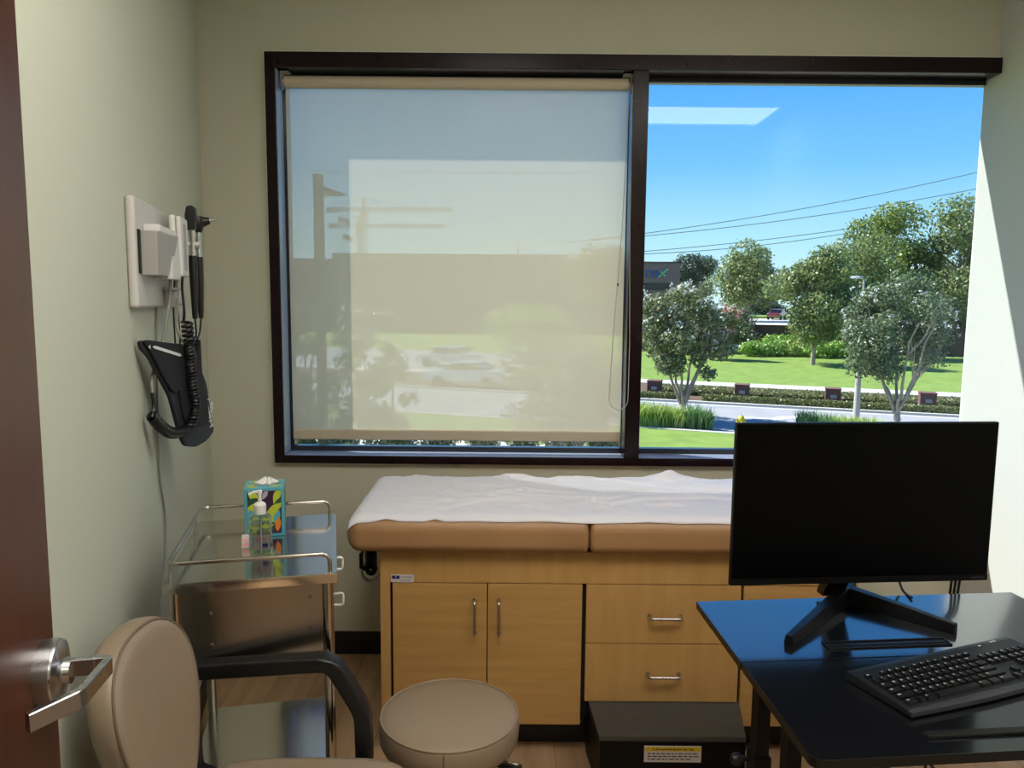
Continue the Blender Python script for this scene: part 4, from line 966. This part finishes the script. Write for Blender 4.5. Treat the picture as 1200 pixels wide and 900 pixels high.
# parking area seen through the blind
strip('drive', 'asphalt', 47.6, 64.0, GZ-0.1, GZ+0.05, -60, -18)
mk_ = MB()
mk_.box(0, 1.1, -0.13, 0.13, 0, 0.006); mk_.prism([(1.1, -0.13), (1.5, -0.10), (1.75, 0.45), (2.1, 0.62), (2.1, 0.25), (3.0, 0.85), (2.1, 1.45), (2.1, 1.05), (1.4, 0.80), (1.1, 0.13)], 'z', 0, 0.006)
a0 = gz(872, 488.5); ar_ = mk_.build('road_arrow', 'roadpaint', loc=(a0.x, a0.y, GZ-0.02), rz=SA, smooth=False); tag(ar_, 'white turn arrow painted on the grey road', 'road marking'); struct(ar_)
ln = MB()
ln.box(-40, 60, 37.25, 37.37, GZ-0.02, GZ-0.014); ln.box(4, 60, 33.0, 33.12, GZ-0.02, GZ-0.014)
struct(ln.build('lane_line', 'roadpaint', rz=SA, smooth=False))

def leaves(mb_rng, blobs, n, size, shell=0.55, kite=0.55, up=0.35):
    # blobs: (cx,cy,cz,rx,ry,rz,weight)
    rng = np.random.default_rng(mb_rng); B = np.array([b[:6] for b in blobs], float); w = np.array([b[6] for b in blobs], float); w /= w.sum()
    idx = rng.choice(len(blobs), n, p=w); d = rng.normal(size=(n, 3)); d /= np.linalg.norm(d, axis=1)[:, None]
    r = shell + (1-shell)*rng.random(n)**0.6; r *= 1 + 0.16*rng.normal(size=n)*0.6
    c = B[idx, :3] + B[idx, 3:]*d*r[:, None]
    nr = d*0.8 + rng.normal(size=(n, 3))*0.75 + np.array([0, 0, up]); nr /= np.linalg.norm(nr, axis=1)[:, None]
    a = rng.normal(size=(n, 3)); a -= nr*(a*nr).sum(1)[:, None]; a /= np.linalg.norm(a, axis=1)[:, None]; b = np.cross(nr, a)
    s = size*(0.65+0.7*rng.random(n))[:, None]
    v = np.stack([c-a*s*0.5, c+b*s*kite*0.5+nr*s*0.06, c+a*s*0.5, c-b*s*kite*0.5+nr*s*0.06], 1).reshape(-1, 3)
    return v
def leafobj(name, mt, v, parent=None, loc=None):
    me = bpy.data.meshes.new(name); n = len(v)//4
    me.vertices.add(4*n); me.vertices.foreach_set('co', v.ravel()); me.loops.add(4*n); me.loops.foreach_set('vertex_index', np.arange(4*n, dtype=np.int32))
    me.polygons.add(n); me.polygons.foreach_set('loop_start', np.arange(0, 4*n, 4, dtype=np.int32)); me.update(calc_edges=True); me.validate()
    me.materials.append(M[mt]); o = bpy.data.objects.new(name, me); C.objects.link(o)
    if parent: o.parent = parent
    if loc is not None: o.location = loc
    return o
def blobcloud(rng, H0, H1, R, k, squash=1.0, rough=1.0):
    bl = []
    for i in range(k):
        u = (i+0.5)/k; z = H0 + (H1-H0)*u
        rad_ = R*math.sin(PI*min(1, 0.22+0.66*u))**0.6
        for j in range(max(1, int(5*rad_/R))):
            a = rng.uniform(0, 2*PI); q = rad_*rng.uniform(0.25, 0.72); br_ = R*rng.uniform(0.20, 0.42)*rough
            bl.append((q*math.cos(a), q*math.sin(a)*squash, z+rng.uniform(-.1, .1)*R, br_, br_, br_*0.75, br_**2))
    return bl
def vase(mb, rng, H0, H1, R, stems, r0):
    for i in range(stems):
        a = 2*PI*i/stems + rng.uniform(-.3, .3); top = rng.uniform(0.5, 0.75)
        p = [Vector((0, 0, 0.02)), Vector((0.05*math.cos(a), 0.05*math.sin(a), H0*0.30)), Vector((R*0.22*math.cos(a), R*0.22*math.sin(a), H0*0.85)), Vector((R*0.45*math.cos(a), R*0.45*math.sin(a), H0+(H1-H0)*0.35)), Vector((R*0.6*math.cos(a+.2), R*0.6*math.sin(a+.2), H0+(H1-H0)*top))]
        out = []; rr = []
        for k in range(len(p)-1):
            for q in range(4): out.append(p[k].lerp(p[k+1], q/4) + Vector((rng.uniform(-1, 1), rng.uniform(-1, 1), 0))*0.02*R); rr.append(r0*(1-0.8*(k+q/4)/(len(p)-1)))
        out.append(p[-1]); rr.append(r0*0.15); mb.tube(out, rr, 7)
        for s_ in range(2):
            q0 = p[2].lerp(p[3], rng.uniform(0.1, 0.9)); b_ = a+rng.choice((-1, 1))*rng.uniform(.5, 1.1)
            mb.tube([q0, q0+Vector((R*0.2*math.cos(b_), R*0.2*math.sin(b_), R*0.25)), q0+Vector((R*0.36*math.cos(b_), R*0.36*math.sin(b_), R*0.6))], [r0*0.35, r0*0.22, r0*0.08], 6)
def myrtle(seed, loc, H0, H1, R, n, label, size=0.13, mt='myrtle', bloom=140, stems=6, group=None, pink=False, fs=1.0):
    rng = random.Random(seed); t = thing('crape_myrtle', label, 'tree', loc, 0, group)
    m = MB(); vase(m, rng, H0, H1, R, stems, 0.045+0.018*R); m.tube([(0, 0, -0.1), (0, 0, H0*0.32)], [0.11, 0.10], 10); m.build('trunk', 'bark', t)
    bl = blobcloud(rng, H0+0.15, H1-0.22*R, R*1.12, 10, 1.0, 0.78)
    leafobj('foliage', mt, leaves(seed, bl, n, size, 0.3), t)
    if bloom:
        bb = [(b[0]*1.12, b[1]*1.12, b[2]+b[5]*0.3, b[3]*0.9, b[4]*0.9, b[5]*0.9, 1) for b in bl if b[2] > H0+0.25*(H1-H0)]
        rg = np.random.default_rng(seed+5); k = 0; vs = []
        for i in range(bloom):
            b = bb[rg.integers(len(bb))]; d = rg.normal(size=3); d /= np.linalg.norm(d); c = np.array(b[:3])+np.array(b[3:6])*d
            vs.append(leaves(seed*31+i, [(c[0], c[1], c[2], 0.11*fs, 0.11*fs, 0.13*fs, 1)], 9, 0.085*fs, 0.2))
        leafobj('blossoms', 'bloompink' if pink else 'bloom', np.concatenate(vs), t)
    return t
def bigtree(seed, loc, H0, H1, R, n, label, mt='plane', size=0.32, name='street_tree', r0=0.16, k=10, bark='bark', squash=1.0, shell=0.5):
    rng = random.Random(seed); t = thing(name, label, 'tree', loc)
    m = MB(); m.tube([(0, 0, -0.2), (0.02, 0, H0*0.6), (0.0, 0.02, H0), (0.1, 0, H0+(H1-H0)*0.45), (0.05, 0, H0+(H1-H0)*0.75)], [r0*1.25, r0, r0*0.85, r0*0.5, r0*0.15], 10)
    for i in range(7):
        a = rng.uniform(0, 2*PI); z = H0+(H1-H0)*rng.uniform(0.0, 0.45); q = R*rng.uniform(.5, .75)
        m.tube([(0.02, 0, z), (q*0.45*math.cos(a), q*0.45*math.sin(a), z+q*0.35), (q*math.cos(a), q*math.sin(a), z+q*0.8)], [r0*0.45, r0*0.3, r0*0.08], 7)
    m.build('trunk', bark, t)
    bl = blobcloud(rng, H0+0.1*R, H1-0.25*R, R*1.1, k, squash)
    leafobj('foliage', mt, leaves(seed, bl, n, size, shell), t); return t
P = gz
p = gz(799, 491); myrtle(3, (p.x, p.y, GZ), 1.95, 5.8, 2.2, 12000, 'crape myrtle with white blossom beside the window mullion', 0.17, bloom=190, fs=1.15)
p = gz(1050, 500); myrtle(8, (p.x, p.y, GZ), 1.95, 6.2, 2.5, 15000, 'crape myrtle with forked pale trunk nearest the white wall', 0.14, bloom=110, mt='myrtle_dark')
# trees seen dimly through the blind
myrtle(21, (-5.3, 17.0, GZ), 1.6, 5.5, 1.75, 9000, 'blossoming crape myrtle at the left edge behind the blind', 0.13, bloom=150, fs=0.8)
myrtle(22, (1.6, 21.5, GZ), 1.2, 4.2, 2.3, 9000, 'blossoming crape myrtle dimly seen behind the right half of the blind', 0.13, bloom=120)
myrtle(23, (-2.75, 14.6, GZ), 1.6, 4.9, 0.95, 4500, 'slender blossoming crape myrtle by the parking lamp post', 0.12, bloom=70, fs=0.8, stems=4)
p = dy(640, 372, 56); bigtree(31, (1.6, 60, GZ), 1.5, 4.6, 4.2, 7000, 'low spreading tree behind the middle of the blind', 'shrub', 0.34)
bigtree(32, (10.2, 88, GZ), 4.0, 11.6, 4.6, 7000, 'rounded tree rising above the brown building roofline', 'plane', 0.42)
# tree row on the far lawn and beyond
p = gz(952, 428); bigtree(41, (p.x, p.y, GZ), 1.9, 9.3, 3.5, 17000, 'street tree with pale trunk standing on the far lawn', 'plane', 0.27, r0=0.17)
bigtree(42, (29.0, 95, PZ), 1.7, 9.6, 4.7, 13000, 'round street tree in front of the white building', 'plane', 0.36)
bigtree(43, (35.6, 75, GZ), 3.0, 14.3, 5.0, 16000, 'tall bright green tree behind the street lamp', 'ash', 0.34, r0=0.25)
bigtree(44, (41.3, 72, GZ), 2.6, 14.6, 5.4, 18000, 'tallest leafy tree beside the white wall', 'plane', 0.34, r0=0.25)
bigtree(45, (30.4, 68, GZ), 1.6, 11.0, 3.9, 13000, 'leafy tree between the lawn tree and street lamp', 'plane', 0.28)
p = dy(809, 318, 135); bigtree(46, (p.x, p.y, 1.0), 1.2, 9.2, 4.7, 8000, 'dark domed pine behind the brown building', 'pine', 0.42, name='pine_tree', k=7)
bigtree(47, (52.0, 92, GZ), 2.0, 9.0, 5.0, 9000, 'leafy tree at the far right beyond the lawn', 'plane', 0.4)
myrtle(24, (17.2, 63.5, GZ), 0.5, 4.6, 1.9, 5000, 'pink flowering bush behind the nearer crape myrtle', 0.24, pink=True, bloom=170, fs=2.4, stems=4)
bigtree(48, (20.6, 72.0, GZ), 0.7, 4.6, 2.4, 5000, 'dark leafy bush beside the retaining wall', 'myrtle_dark', 0.26, name='garden_bush', r0=0.08)
# shrubs in front of the retaining wall
def shrub(seed, loc, rx, ry, rz, n, label, mt, size, name='garden_shrub', group=None, bloom=0):
    rng = random.Random(seed); t = thing(name, label, 'shrub', loc, 0, group)
    bl = [(rng.uniform(-.6, .6)*rx, rng.uniform(-.6, .6)*ry, rz*rng.uniform(.35, .75), rx*.5, ry*.5, rz*.45, 1) for _ in range(9)] + [(0, 0, rz*.4, rx*.8, ry*.8, rz*.5, 3)]
    leafobj('foliage', mt, leaves(seed, bl, n, size, 0.6, up=.8), t)
    m = MB()
    for i in range(5): a = i*1.3; m.tube([(0, 0, 0), (rx*.4*math.cos(a), ry*.4*math.sin(a), rz*.6)], [0.04, 0.015], 6)
    m.build('stems', 'barkdark', t)
    if bloom: leafobj('blossoms', 'bloom', leaves(seed+1, [(b[0], b[1], b[2], b[3]*1.1, b[4]*1.1, b[5]*1.1, 1) for b in bl], bloom, size*1.1, 0.9), t)
    return t
for i, (px, py, rx, rz, mt, lb, bl) in enumerate((
    (892, 418, 2.2, 1.7, 'shrub', 'bright green shrub at the left of the lawn border', 40), (915, 417, 2.6, 2.3, 'shrub', 'tallest green shrub before the dark retaining wall', 0),
    (935, 418, 2.4, 1.9, 'strap', 'yellow green shrub left of the pale lawn tree trunk', 0), (975, 420, 2.8, 1.9, 'shrub', 'green shrub right of the pale lawn tree trunk', 0),
    (1000, 419, 2.4, 1.6, 'strap', 'yellow green shrub behind the street lamp post', 0), (872, 412, 1.6, 2.6, 'myrtle_dark', 'white flowering dark shrub beside the pink bush', 120))):
    p = gz(px, py); shrub(50+i, (p.x, p.y, GZ+0.03), rx, 1.3, rz*0.72, 2200, lb, mt, 0.26, bloom=bl)
# clipped hedges on the median
def hedge(seed, u0, u1, v0, v1, h, n, label):
    c_ = st((u0+u1)/2, (v0+v1)/2); t = thing('clipped_hedge', label, 'hedge', (c_.x, c_.y, GZ+0.02), SA)
    L_ = (u1-u0)/2; D_ = (v1-v0)/2
    MB().box(-L_+.05, L_-.05, -D_+.05, D_-.05, 0, h-.06, .08, 2).build('twigs', 'barkdark', t)
    rng = np.random.default_rng(seed); q = rng.random((n, 3)); x = (q[:, 0]*2-1)*L_; f = rng.random(n)
    y = np.where(f < .5, (q[:, 1]*2-1)*D_, np.where(f < .85, -D_, D_)) ; z = np.where(f < .5, h, q[:, 2]*h)
    c = np.stack([x, y, z], 1) + rng.normal(size=(n, 3))*0.035
    nr = np.stack([np.zeros(n), np.where(f < .5, 0, np.where(f < .85, -1, 1)), np.where(f < .5, 1, 0)], 1) + rng.normal(size=(n, 3))*.7
    nr /= np.linalg.norm(nr, axis=1)[:, None]; a = rng.normal(size=(n, 3)); a -= nr*(a*nr).sum(1)[:, None]; a /= np.linalg.norm(a, axis=1)[:, None]; b = np.cross(nr, a); s = 0.11*(.6+.8*rng.random(n))[:, None]
    v = np.stack([c-a*s*.5, c+b*s*.3, c+a*s*.5, c-b*s*.3], 1).reshape(-1, 3); leafobj('foliage', 'hedge', v, t); return t
hedge(61, -8.0, -4.7, 38.05, 38.50, 0.28, 5000, 'short front clipped hedge left of the break in the median')
hedge(62, -4.0, 16.0, 38.05, 38.50, 0.28, 20000, 'long front clipped hedge running along the road kerb')
hedge(63, -7.0, 17.0, 40.4, 42.4, 0.30, 16000, 'rear clipped hedge between the brick pillars and sidewalk')
# brick pillars
for i, (px, lb) in enumerate(((767, 'brown brick pillar on the median behind the nearer crape myrtle'), (869.5, 'brown brick pillar on the median left of the street lamp'), (976, 'brown brick pillar on the median just left of the lamp post'), (1087, 'brown brick pillar on the median nearest the white wall'))):
    v_ = 39.65; r_ = ray(px, 462); k = v_/(r_.x*SV.x+r_.y*SV.y); c_ = Vector((r_.x*k, r_.y*k, GZ))
    t = thing('brick_pillar', lb, 'pillar', (c_.x, c_.y, GZ+0.02), SA, 'brick pillars on the median')
    MB().box(-.34, .34, -.34, .34, 0, 0.74, 0.02).build('shaft', 'brick', t); MB().box(-.365, .365, -.365, .365, 0.74, 0.80, 0.015).build('cap', 'brick', t)
    MB().box(-.12, .16, -.355, -.339, 0.34, 0.50, 0.004).build('plaque', 'plaque', t)
# strappy plants by the kerb
def straps(seed, loc, R, H, n, label, mt):
    rng = random.Random(seed); t = thing('strap_leaf_plant', label, 'plant', loc, 0, 'strappy plants along the kerb'); vs = []; fs = []
    for i in range(n):
        a = rng.uniform(0, 2*PI); q = R*math.sqrt(rng.random())*.6; x, y = q*math.cos(a), q*math.sin(a); b = rng.uniform(0, 2*PI); ln_ = H*rng.uniform(.7, 1.2); sp_ = rng.uniform(.25, .7)*R; w_ = .022
        o = len(vs); px_, py_ = -math.sin(b)*w_, math.cos(b)*w_
        for k in range(4):
            u = k/3; xx = x+sp_*u*u*math.cos(b); yy = y+sp_*u*u*math.sin(b); zz = ln_*(u-.28*u*u*u*(sp_/R)*1.4); ww = (1-.85*u*u)
            vs += [(xx-px_*ww, yy-py_*ww, zz), (xx+px_*ww, yy+py_*ww, zz)]
        for k in range(3): fs.append((o+2*k, o+2*k+1, o+2*k+3, o+2*k+2))
    mb = MB(); mb.add(vs, fs); mb.build('leaves', mt, t, smooth=False); MB().lathe([(0, 0), (R*.35, 0), (R*.25, H*.12), (0, H*.15)], 10).build('crown', 'barkdark', t)
for i, (px, py, H_, mt, lb) in enumerate(((748, 500, 1.0, 'strap', 'yellow green strappy plant against the window mullion'), (764, 500, .95, 'strap', 'yellow green strappy plant second from the window mullion'), (780, 500, .9, 'strap', 'yellow green strappy plant in front of the crape myrtle trunk'),
    (795, 501, .85, 'strap', 'green strappy plant just right of the crape myrtle trunk'), (812, 502, .95, 'strapdark', 'dark strappy plant nearest the road end of the row'), (824, 503, .8, 'strapdark', 'small dark strappy plant ending the row by the road'),
    (945, 507, .85, 'strapdark', 'dark strappy plant leftmost above the monitor'), (964, 508, .75, 'strapdark', 'dark strappy plant second from left above the monitor'), (983, 508, .7, 'strap', 'green strappy plant left of the lamp post foot'), (1002, 509, .65, 'strap', 'green strappy plant at the lamp post foot'), (1020, 510, .65, 'strap', 'green strappy plant right of the lamp post foot'))):
    p = gz(px, py); straps(80+i, (p.x, p.y, GZ+.04), .62, H_, 330, lb, mt)
# low plants right below the window, in the gap under the blind
for i, (px, mt) in enumerate(((352, 'myrtle_dark'), (400, 'myrtle_dark'), (470, 'myrtle_dark'), (515, 'myrtle'), (565, 'myrtle'), (610, 'myrtle'), (655, 'myrtle_dark'), (705, 'myrtle_dark'))):
    p = gz(px, 531); 
    lb = ['low dark shrub below the left end of the blind', 'low dark shrub second from the left below the blind', 'low dark shrub third from the left below the blind', 'low shrub fourth from the left below the blind', 'low shrub below the middle of the blind', 'low shrub just right of the middle below the blind', 'low dark shrub second from the mullion below the blind', 'low dark shrub next to the mullion below the blind'][i]
    shrub(100+i, (p.x, p.y, GZ+.03), .62, .5, .75, 1100, lb, mt, .13, bloom=60, group='low shrubs below the blind')
p = gz(868, 507); HY = thing('fire_hydrant', 'small yellow fire hydrant on the kerb behind the monitor corner', 'hydrant', (p.x, p.y, GZ+.04))
MB().lathe([(0, 0), (.16, 0), (.16, .05), (.10, .07), (.095, .42), (.13, .45), (.13, .50), (.10, .56), (.04, .62), (0, .63)], 20).build('barrel', 'hydrant', HY)
m = MB(); m.tube([(-.19, 0, .38), (.19, 0, .38)], .055, 12); m.tube([(0, -.18, .34), (0, 0, .34)], .065, 12); m.build('nozzles', 'hydrant', HY)
# street lamp
p = gz(1003, 492); LP = thing('street_lamp', 'grey curved-arm street lamp beyond the road', 'street lamp', (p.x, p.y, GZ))
MB().tube([(0, 0, 0), (0, 0, 1), (0, 0, 5.45)], [.14, .12, .075], 14).build('pole', 'lampmetal', LP)
MB().tube(fillet([(0, 0, 5.35), (0, 0, 5.95), (-.30, -.05, 5.95)], .25, 7), .045, 10).build('arm', 'lampmetal', LP)
MB().lathe([(0, -.05), (.07, -.05), (.11, 0), (.07, .05), (0, .06)], 16, T=TR(-.40, -.06, 5.93) @ Matrix.Scale(2.0, 4, (1, 0, 0))).build('lamp_head', 'white', LP)
PL = thing('parking_lamp', 'square bronze parking lamp post seen through the blind', 'lamp post', (-3.36, 13.5, GZ))
MB().box(-.075, .075, -.075, .075, 0, 7.06, .006).build('pole', 'bronzepost', PL)
m = MB(); m.prism([(.075, 6.86), (.075, 6.70), (.42, 6.715), (.44, 6.735)], 'y', -.14, .14, .008); fixnormals(m.build('lamp_head', 'bronzepost', PL))
MB().box(-.15, .15, -.15, .15, 0, .02, .004).build('base_plate', 'bronzepost', PL)
# retaining wall
t = thing('retaining_wall', 'dark brick retaining wall behind the lawn shrubs', 'wall', tuple(st(0, 79.0)), SA)
MB().box(-6, 60, 0, .35, -.1, 2.45).build('brick_face', 'brickdark', t); MB().box(-6.1, 60.1, -.06, .42, 2.45, 2.58, .02).build('coping', 'brickdark', t)
strip('upper_terrace', 'concrete', 79.35, 82.6, GZ, PZ+.05, -6, 70)

def car(loc, rz, paint, label, s=1.0):
    t = thing('car', label, 'car', loc, rz); T = Matrix.Scale(s, 4)
    body = [(-2.2, .35), (-2.25, .62), (-2.15, .85), (-1.2, .95), (-.55, 1.42), (.85, 1.45), (1.55, 1.0), (2.15, .92), (2.25, .6), (2.2, .35)]
    m = MB(); m.prism(body, 'y', -.86, .86, .07, T=T); fixnormals(m.build('body', paint, t))
    m = MB(); m.prism([(-1.05, .98), (-.5, 1.36), (.80, 1.39), (1.35, 1.02)], 'y', -.868, .868, .01, T=T); m.build('side_windows', 'carglass', t)
    m = MB(); m.prism([(.98, 1.375), (1.50, 1.03), (1.52, 1.05), (1.0, 1.40)], 'y', -.7, .7, T=T); m.prism([(-.64, 1.365), (-1.16, 1.0), (-1.19, 1.01), (-.67, 1.385)], 'y', -.7, .7, T=T); m.build('windscreens', 'carglass', t)
    for x in (-1.35, 1.4):
        for y in (-.80, .80): MB().tube([(x, y-.1, .33), (x, y+.1, .33)], .33, 20, T=T).build('wheel', 'tyre', t)
    return t
p = dy(910, 371, 105); car((p.x, p.y, PZ), rad(60), 'carred', 'dark red car parked above the retaining wall')
p = gz(543, 459); car((p.x, p.y+2, GZ+.05), rad(-12), 'carwhite', 'white car dimly visible through the blind low in the middle')
p = gz(520, 436); car((p.x, p.y+4, GZ+.05), rad(-16), 'carwhite', 'smaller white car farther back seen through the blind')

# brown building across the street
BD = thing('brown_building', 'long flat-roofed brown building with blue lettering across the street', 'building', (-5, 110, GZ))
def bx(m, x0, x1, y0, y1, z0, z1, **k): m.box(x0+5, x1+5, y0-110, y1-110, z0-GZ, z1-GZ, **k); return m
m = MB(); bx(m, -75, -25.7, 112, 150, GZ, 6.7); bx(m, -25.7, 8, 110.6, 150, GZ, 7.45); bx(m, 8, 23.65, 110, 150, GZ, 6.55); m.build('walls', 'build', BD, smooth=False)
m = MB(); bx(m, -75, -25.7, 111.9, 150, 6.7, 6.85); bx(m, -25.75, 8, 110.5, 150, 7.45, 7.6); bx(m, 8, 23.72, 109.9, 150, 6.55, 6.75); m.build('parapet_cap', 'buildcap', BD, smooth=False)
for (x0, x1, z0, z1) in ((8.5, 22.3, 2.75, 3.75), (8.5, 22.3, -.6, 1.2), (-24, 6, -.6, 1.0)):
    m = MB(); bx(m, x0, x1, 109.93 if x0 > 0 else 110.53, 110.7, z0, z1); m.build('ribbon_window', 'buildwin', BD, smooth=False)
m = MB(); m.text('T', 1.15, TR(19.0+5, -.12, 5.02-GZ, rx=rad(90)), 0, depth=.04, bold=.05); m.text('I', 1.15, TR(19.75+5, -.12, 4.95-GZ, rx=rad(90)), 0, depth=.04, bold=.09); m.text('I', 1.15, TR(20.3+5, -.12, 4.95-GZ, rx=rad(90)), 0, depth=.04, bold=.09)
m.bar([(20.6+5, -.16, 4.55-GZ), (21.95+5, -.16, 5.75-GZ)], .06, .20, side=(0, 1, 0), mi=1); m.bar([(20.9+5, -.16, 5.35-GZ), (21.55+5, -.16, 4.75-GZ)], .06, .20, side=(0, 1, 0), mi=1)
m.build('sign', ['signblue', 'signgreen'], BD, smooth=False)
WBD = thing('white_building', 'pale white building glimpsed between the street trees', 'building', (42, 132, GZ))
MB().box(-2.2, 3.2, 0, 14, 0, 7.0).build('walls', 'white', WBD, smooth=False); MB().box(-2.4, 3.4, -.2, 14.2, 7.0, 7.25).build('roof_edge', 'plaque', WBD, smooth=False)
MB().box(-1.6, -.3, -.06, .1, 2.6, 4.8).build('door', 'plaque', WBD, smooth=False); MB().box(.8, 2.4, -.06, .1, 3.6, 5.4).build('window', 'buildwin', WBD, smooth=False)
shrub(130, (39.5, 122, PZ+.3), 5, 1.2, 2.0, 1500, 'dark hedge at the foot of the white building', 'pine', .5)

# overhead lines, tower cranes, flags, utility pole
for (a, b, lb) in (((755, 267), (1142, 194), 'topmost overhead power cable across the sky'), ((755, 270), (1142, 213), 'second overhead power cable from the top'), ((755, 288), (1140, 236), 'third overhead power cable from the top'), ((755, 291), (1025, 259), 'lowest overhead power cable above the trees')):
    A, B = dy(*a, 104), dy(*b, 101); d = (B-A); A2, B2 = A-d*.25, B+d*.35; pts = []
    for i in range(33):
        u = i/32; pts.append(A2.lerp(B2, u) - Vector((0, 0, 1))*4.0*4*u*(1-u)*.35)
    off = pts[6].z - (A.z)
    o = MB().tube(pts, .05, 6).build('power_cable', 'wire'); tag(o, lb, 'power cable')
A, B = dy(335, 200, 40), dy(745, 203, 40)
o = MB().tube([A.lerp(B, i/12) + Vector((0, 0, -.03*math.sin(PI*i/12))) for i in range(-6, 13)], .018, 6).build('power_cable', 'wire'); tag(o, 'level overhead cable behind the blind', 'power cable')
def crane(x, y, zj, xl, xr, label):
    t = thing('tower_crane', label, 'crane', (x, y, GZ))
    def lattice(mb, p0, p1, w, n, r):
        p0, p1 = Vector(p0), Vector(p1); d = (p1-p0).normalized(); s1 = d.orthogonal().normalized(); s2 = d.cross(s1)
        cs = [s1*w+s2*w, s1*w-s2*w, -s1*w-s2*w, -s1*w+s2*w]
        for c_ in cs: mb.tube([p0+c_, p1+c_], r, 5)
        for i in range(n):
            for j in range(4): mb.tube([p0.lerp(p1, i/n)+cs[j], p0.lerp(p1, (i+1)/n)+cs[(j+1) % 4]], r*.6, 4)
    h_ = zj-GZ
    m = MB(); lattice(m, (0, 0, 0), (0, 0, h_), .9, 26, .16); m.build('mast', 'crane', t)
    m = MB(); lattice(m, (xl-x, 0, h_+.5), (xr-x, 0, h_+.8), .55, 40, .14); m.build('jib', 'crane', t)
    m = MB(); lattice(m, (0, 0, h_), (0, 0, h_+5.0), .5, 4, .14); m.tube([(0, 0, h_+5), ((xr-x)*.6, 0, h_+1.2)], .10, 5); m.tube([(0, 0, h_+5), (xl-x+1, 0, h_+1.2)], .10, 5); m.build('apex', 'crane', t)
    MB().box(xl-x-.6, xl-x+2.4, -1, 1, h_-.6, h_+1.4, .1).build('counterweight', 'crane', t); MB().box(-.8, .9, -1.3, .8, h_-2.6, h_-.2, .1).build('cab', 'cranered', t)
crane(-57.4, 300, 34.0, -70.9, -23.4, 'taller tower crane above the building behind the blind')
crane(-65.6, 331, 30.6, -77.4, -29.4, 'lower tower crane above the building behind the blind')
for (x, z, mats, lb) in ((-13.45, 7.62, ('flagred', 'flagwhite'), 'striped red flag flying behind the blind'), (-13.15, 6.28, ('flagblue', 'flagwhite'), 'dark flag flying below the striped flag')):
    t = thing('flag', lb, 'flag', (x, 60, GZ)); z -= GZ
    MB().tube([(0, 0, 0), (0, 0, z+.1)], .02, 8).build('pole', 'lampmetal', t)
    def fg(u, v): return Vector((.02+.82*u, .06*math.sin(5*u), z-.40*v-.30*u+.03*math.sin(7*u)))
    g = MB(); 
    for k in range(5): g.grid(lambda u, v: fg(u, (k+v)/5), 14, 2, mi=k % 2 if mats[0] == 'flagred' else (1 if k == 4 else 0))
    g.build('cloth', list(mats), t)
UP = thing('utility_pole', 'distant utility pole with crossarm above the building roof', 'utility pole', (1.85, 300, GZ))
MB().tube([(0, 0, 0), (0, 0, 26.2)], .30, 8).build('pole', 'crane', UP); m = MB(); m.tube([(-2.5, 0, 24.4), (-1.2, 0, 23.5), (1.2, 0, 23.5), (2.8, 0, 24.6)], .22, 6); m.build('crossarm', 'crane', UP)

# ================================================================== LIGHT
sun = bpy.data.lights.new('sun', 'SUN'); sun.energy = 8.0; sun.angle = rad(0.6); sun.color = (1.0, 0.965, 0.90)
so_ = bpy.data.objects.new('sun', sun); C.objects.link(so_)
so_.rotation_euler = Vector((1.0, -0.48, -1.2)).to_track_quat('-Z', 'Y').to_euler(); so_.location = (-20, 12, 25)
wd = bpy.data.worlds.new('sky'); bpy.context.scene.world = wd; wd.use_nodes = True; nt = wd.node_tree; nt.nodes.clear()
tc = nt.nodes.new('ShaderNodeTexCoord'); sx = nt.nodes.new('ShaderNodeSeparateXYZ'); rp = nt.nodes.new('ShaderNodeValToRGB'); bg = nt.nodes.new('ShaderNodeBackground'); ow = nt.nodes.new('ShaderNodeOutputWorld')
nt.links.new(tc.outputs['Generated'], sx.inputs[0]); nt.links.new(sx.outputs['Z'], rp.inputs[0]); nt.links.new(rp.outputs[0], bg.inputs[0]); nt.links.new(bg.outputs[0], ow.inputs[0])
el = rp.color_ramp.elements; el[0].position = 0.0; el[0].color = lin('#d2f0fa'); el[1].position = 0.95; el[1].color = lin('#2f70c8')
for ps, cl in ((0.075, '#aee2fb'), (0.158, '#78c2fb'), (0.257, '#58a9f3'), (0.36, '#4a98ea'), (0.55, '#3a82da')):
    e = el.new(ps); e.color = lin(cl)
bg.inputs['Strength'].default_value = 1.0

# ================================================================== CAMERA
cd = bpy.data.cameras.new('camera'); cd.sensor_fit = 'HORIZONTAL'; cd.sensor_width = 36.0; cd.lens = 36.0*FPX/1200.0; cd.clip_start = 0.02; cd.clip_end = 2000
co = bpy.data.objects.new('camera', cd); C.objects.link(co)
co.matrix_world = Matrix(((_R.x, _U.x, -_F.x, EYE.x), (_R.y, _U.y, -_F.y, EYE.y), (_R.z, _U.z, -_F.z, EYE.z), (0, 0, 0, 1)))
sc0 = bpy.context.scene; sc0.camera = co
vs_ = sc0.view_settings; sc0.display_settings.display_device = 'sRGB'; vs_.view_transform = 'Standard'; vs_.look = 'None'; vs_.exposure = 0.25; vs_.gamma = 1.0; vs_.use_curve_mapping = False
cy = sc0.cycles; cy.use_denoising = True; cy.use_adaptive_sampling = False; cy.max_bounces = 10; cy.diffuse_bounces = 6; cy.glossy_bounces = 5; cy.transmission_bounces = 8; cy.transparent_max_bounces = 24; cy.caustics_reflective = False; cy.caustics_refractive = False; cy.sample_clamp_indirect = 6.0
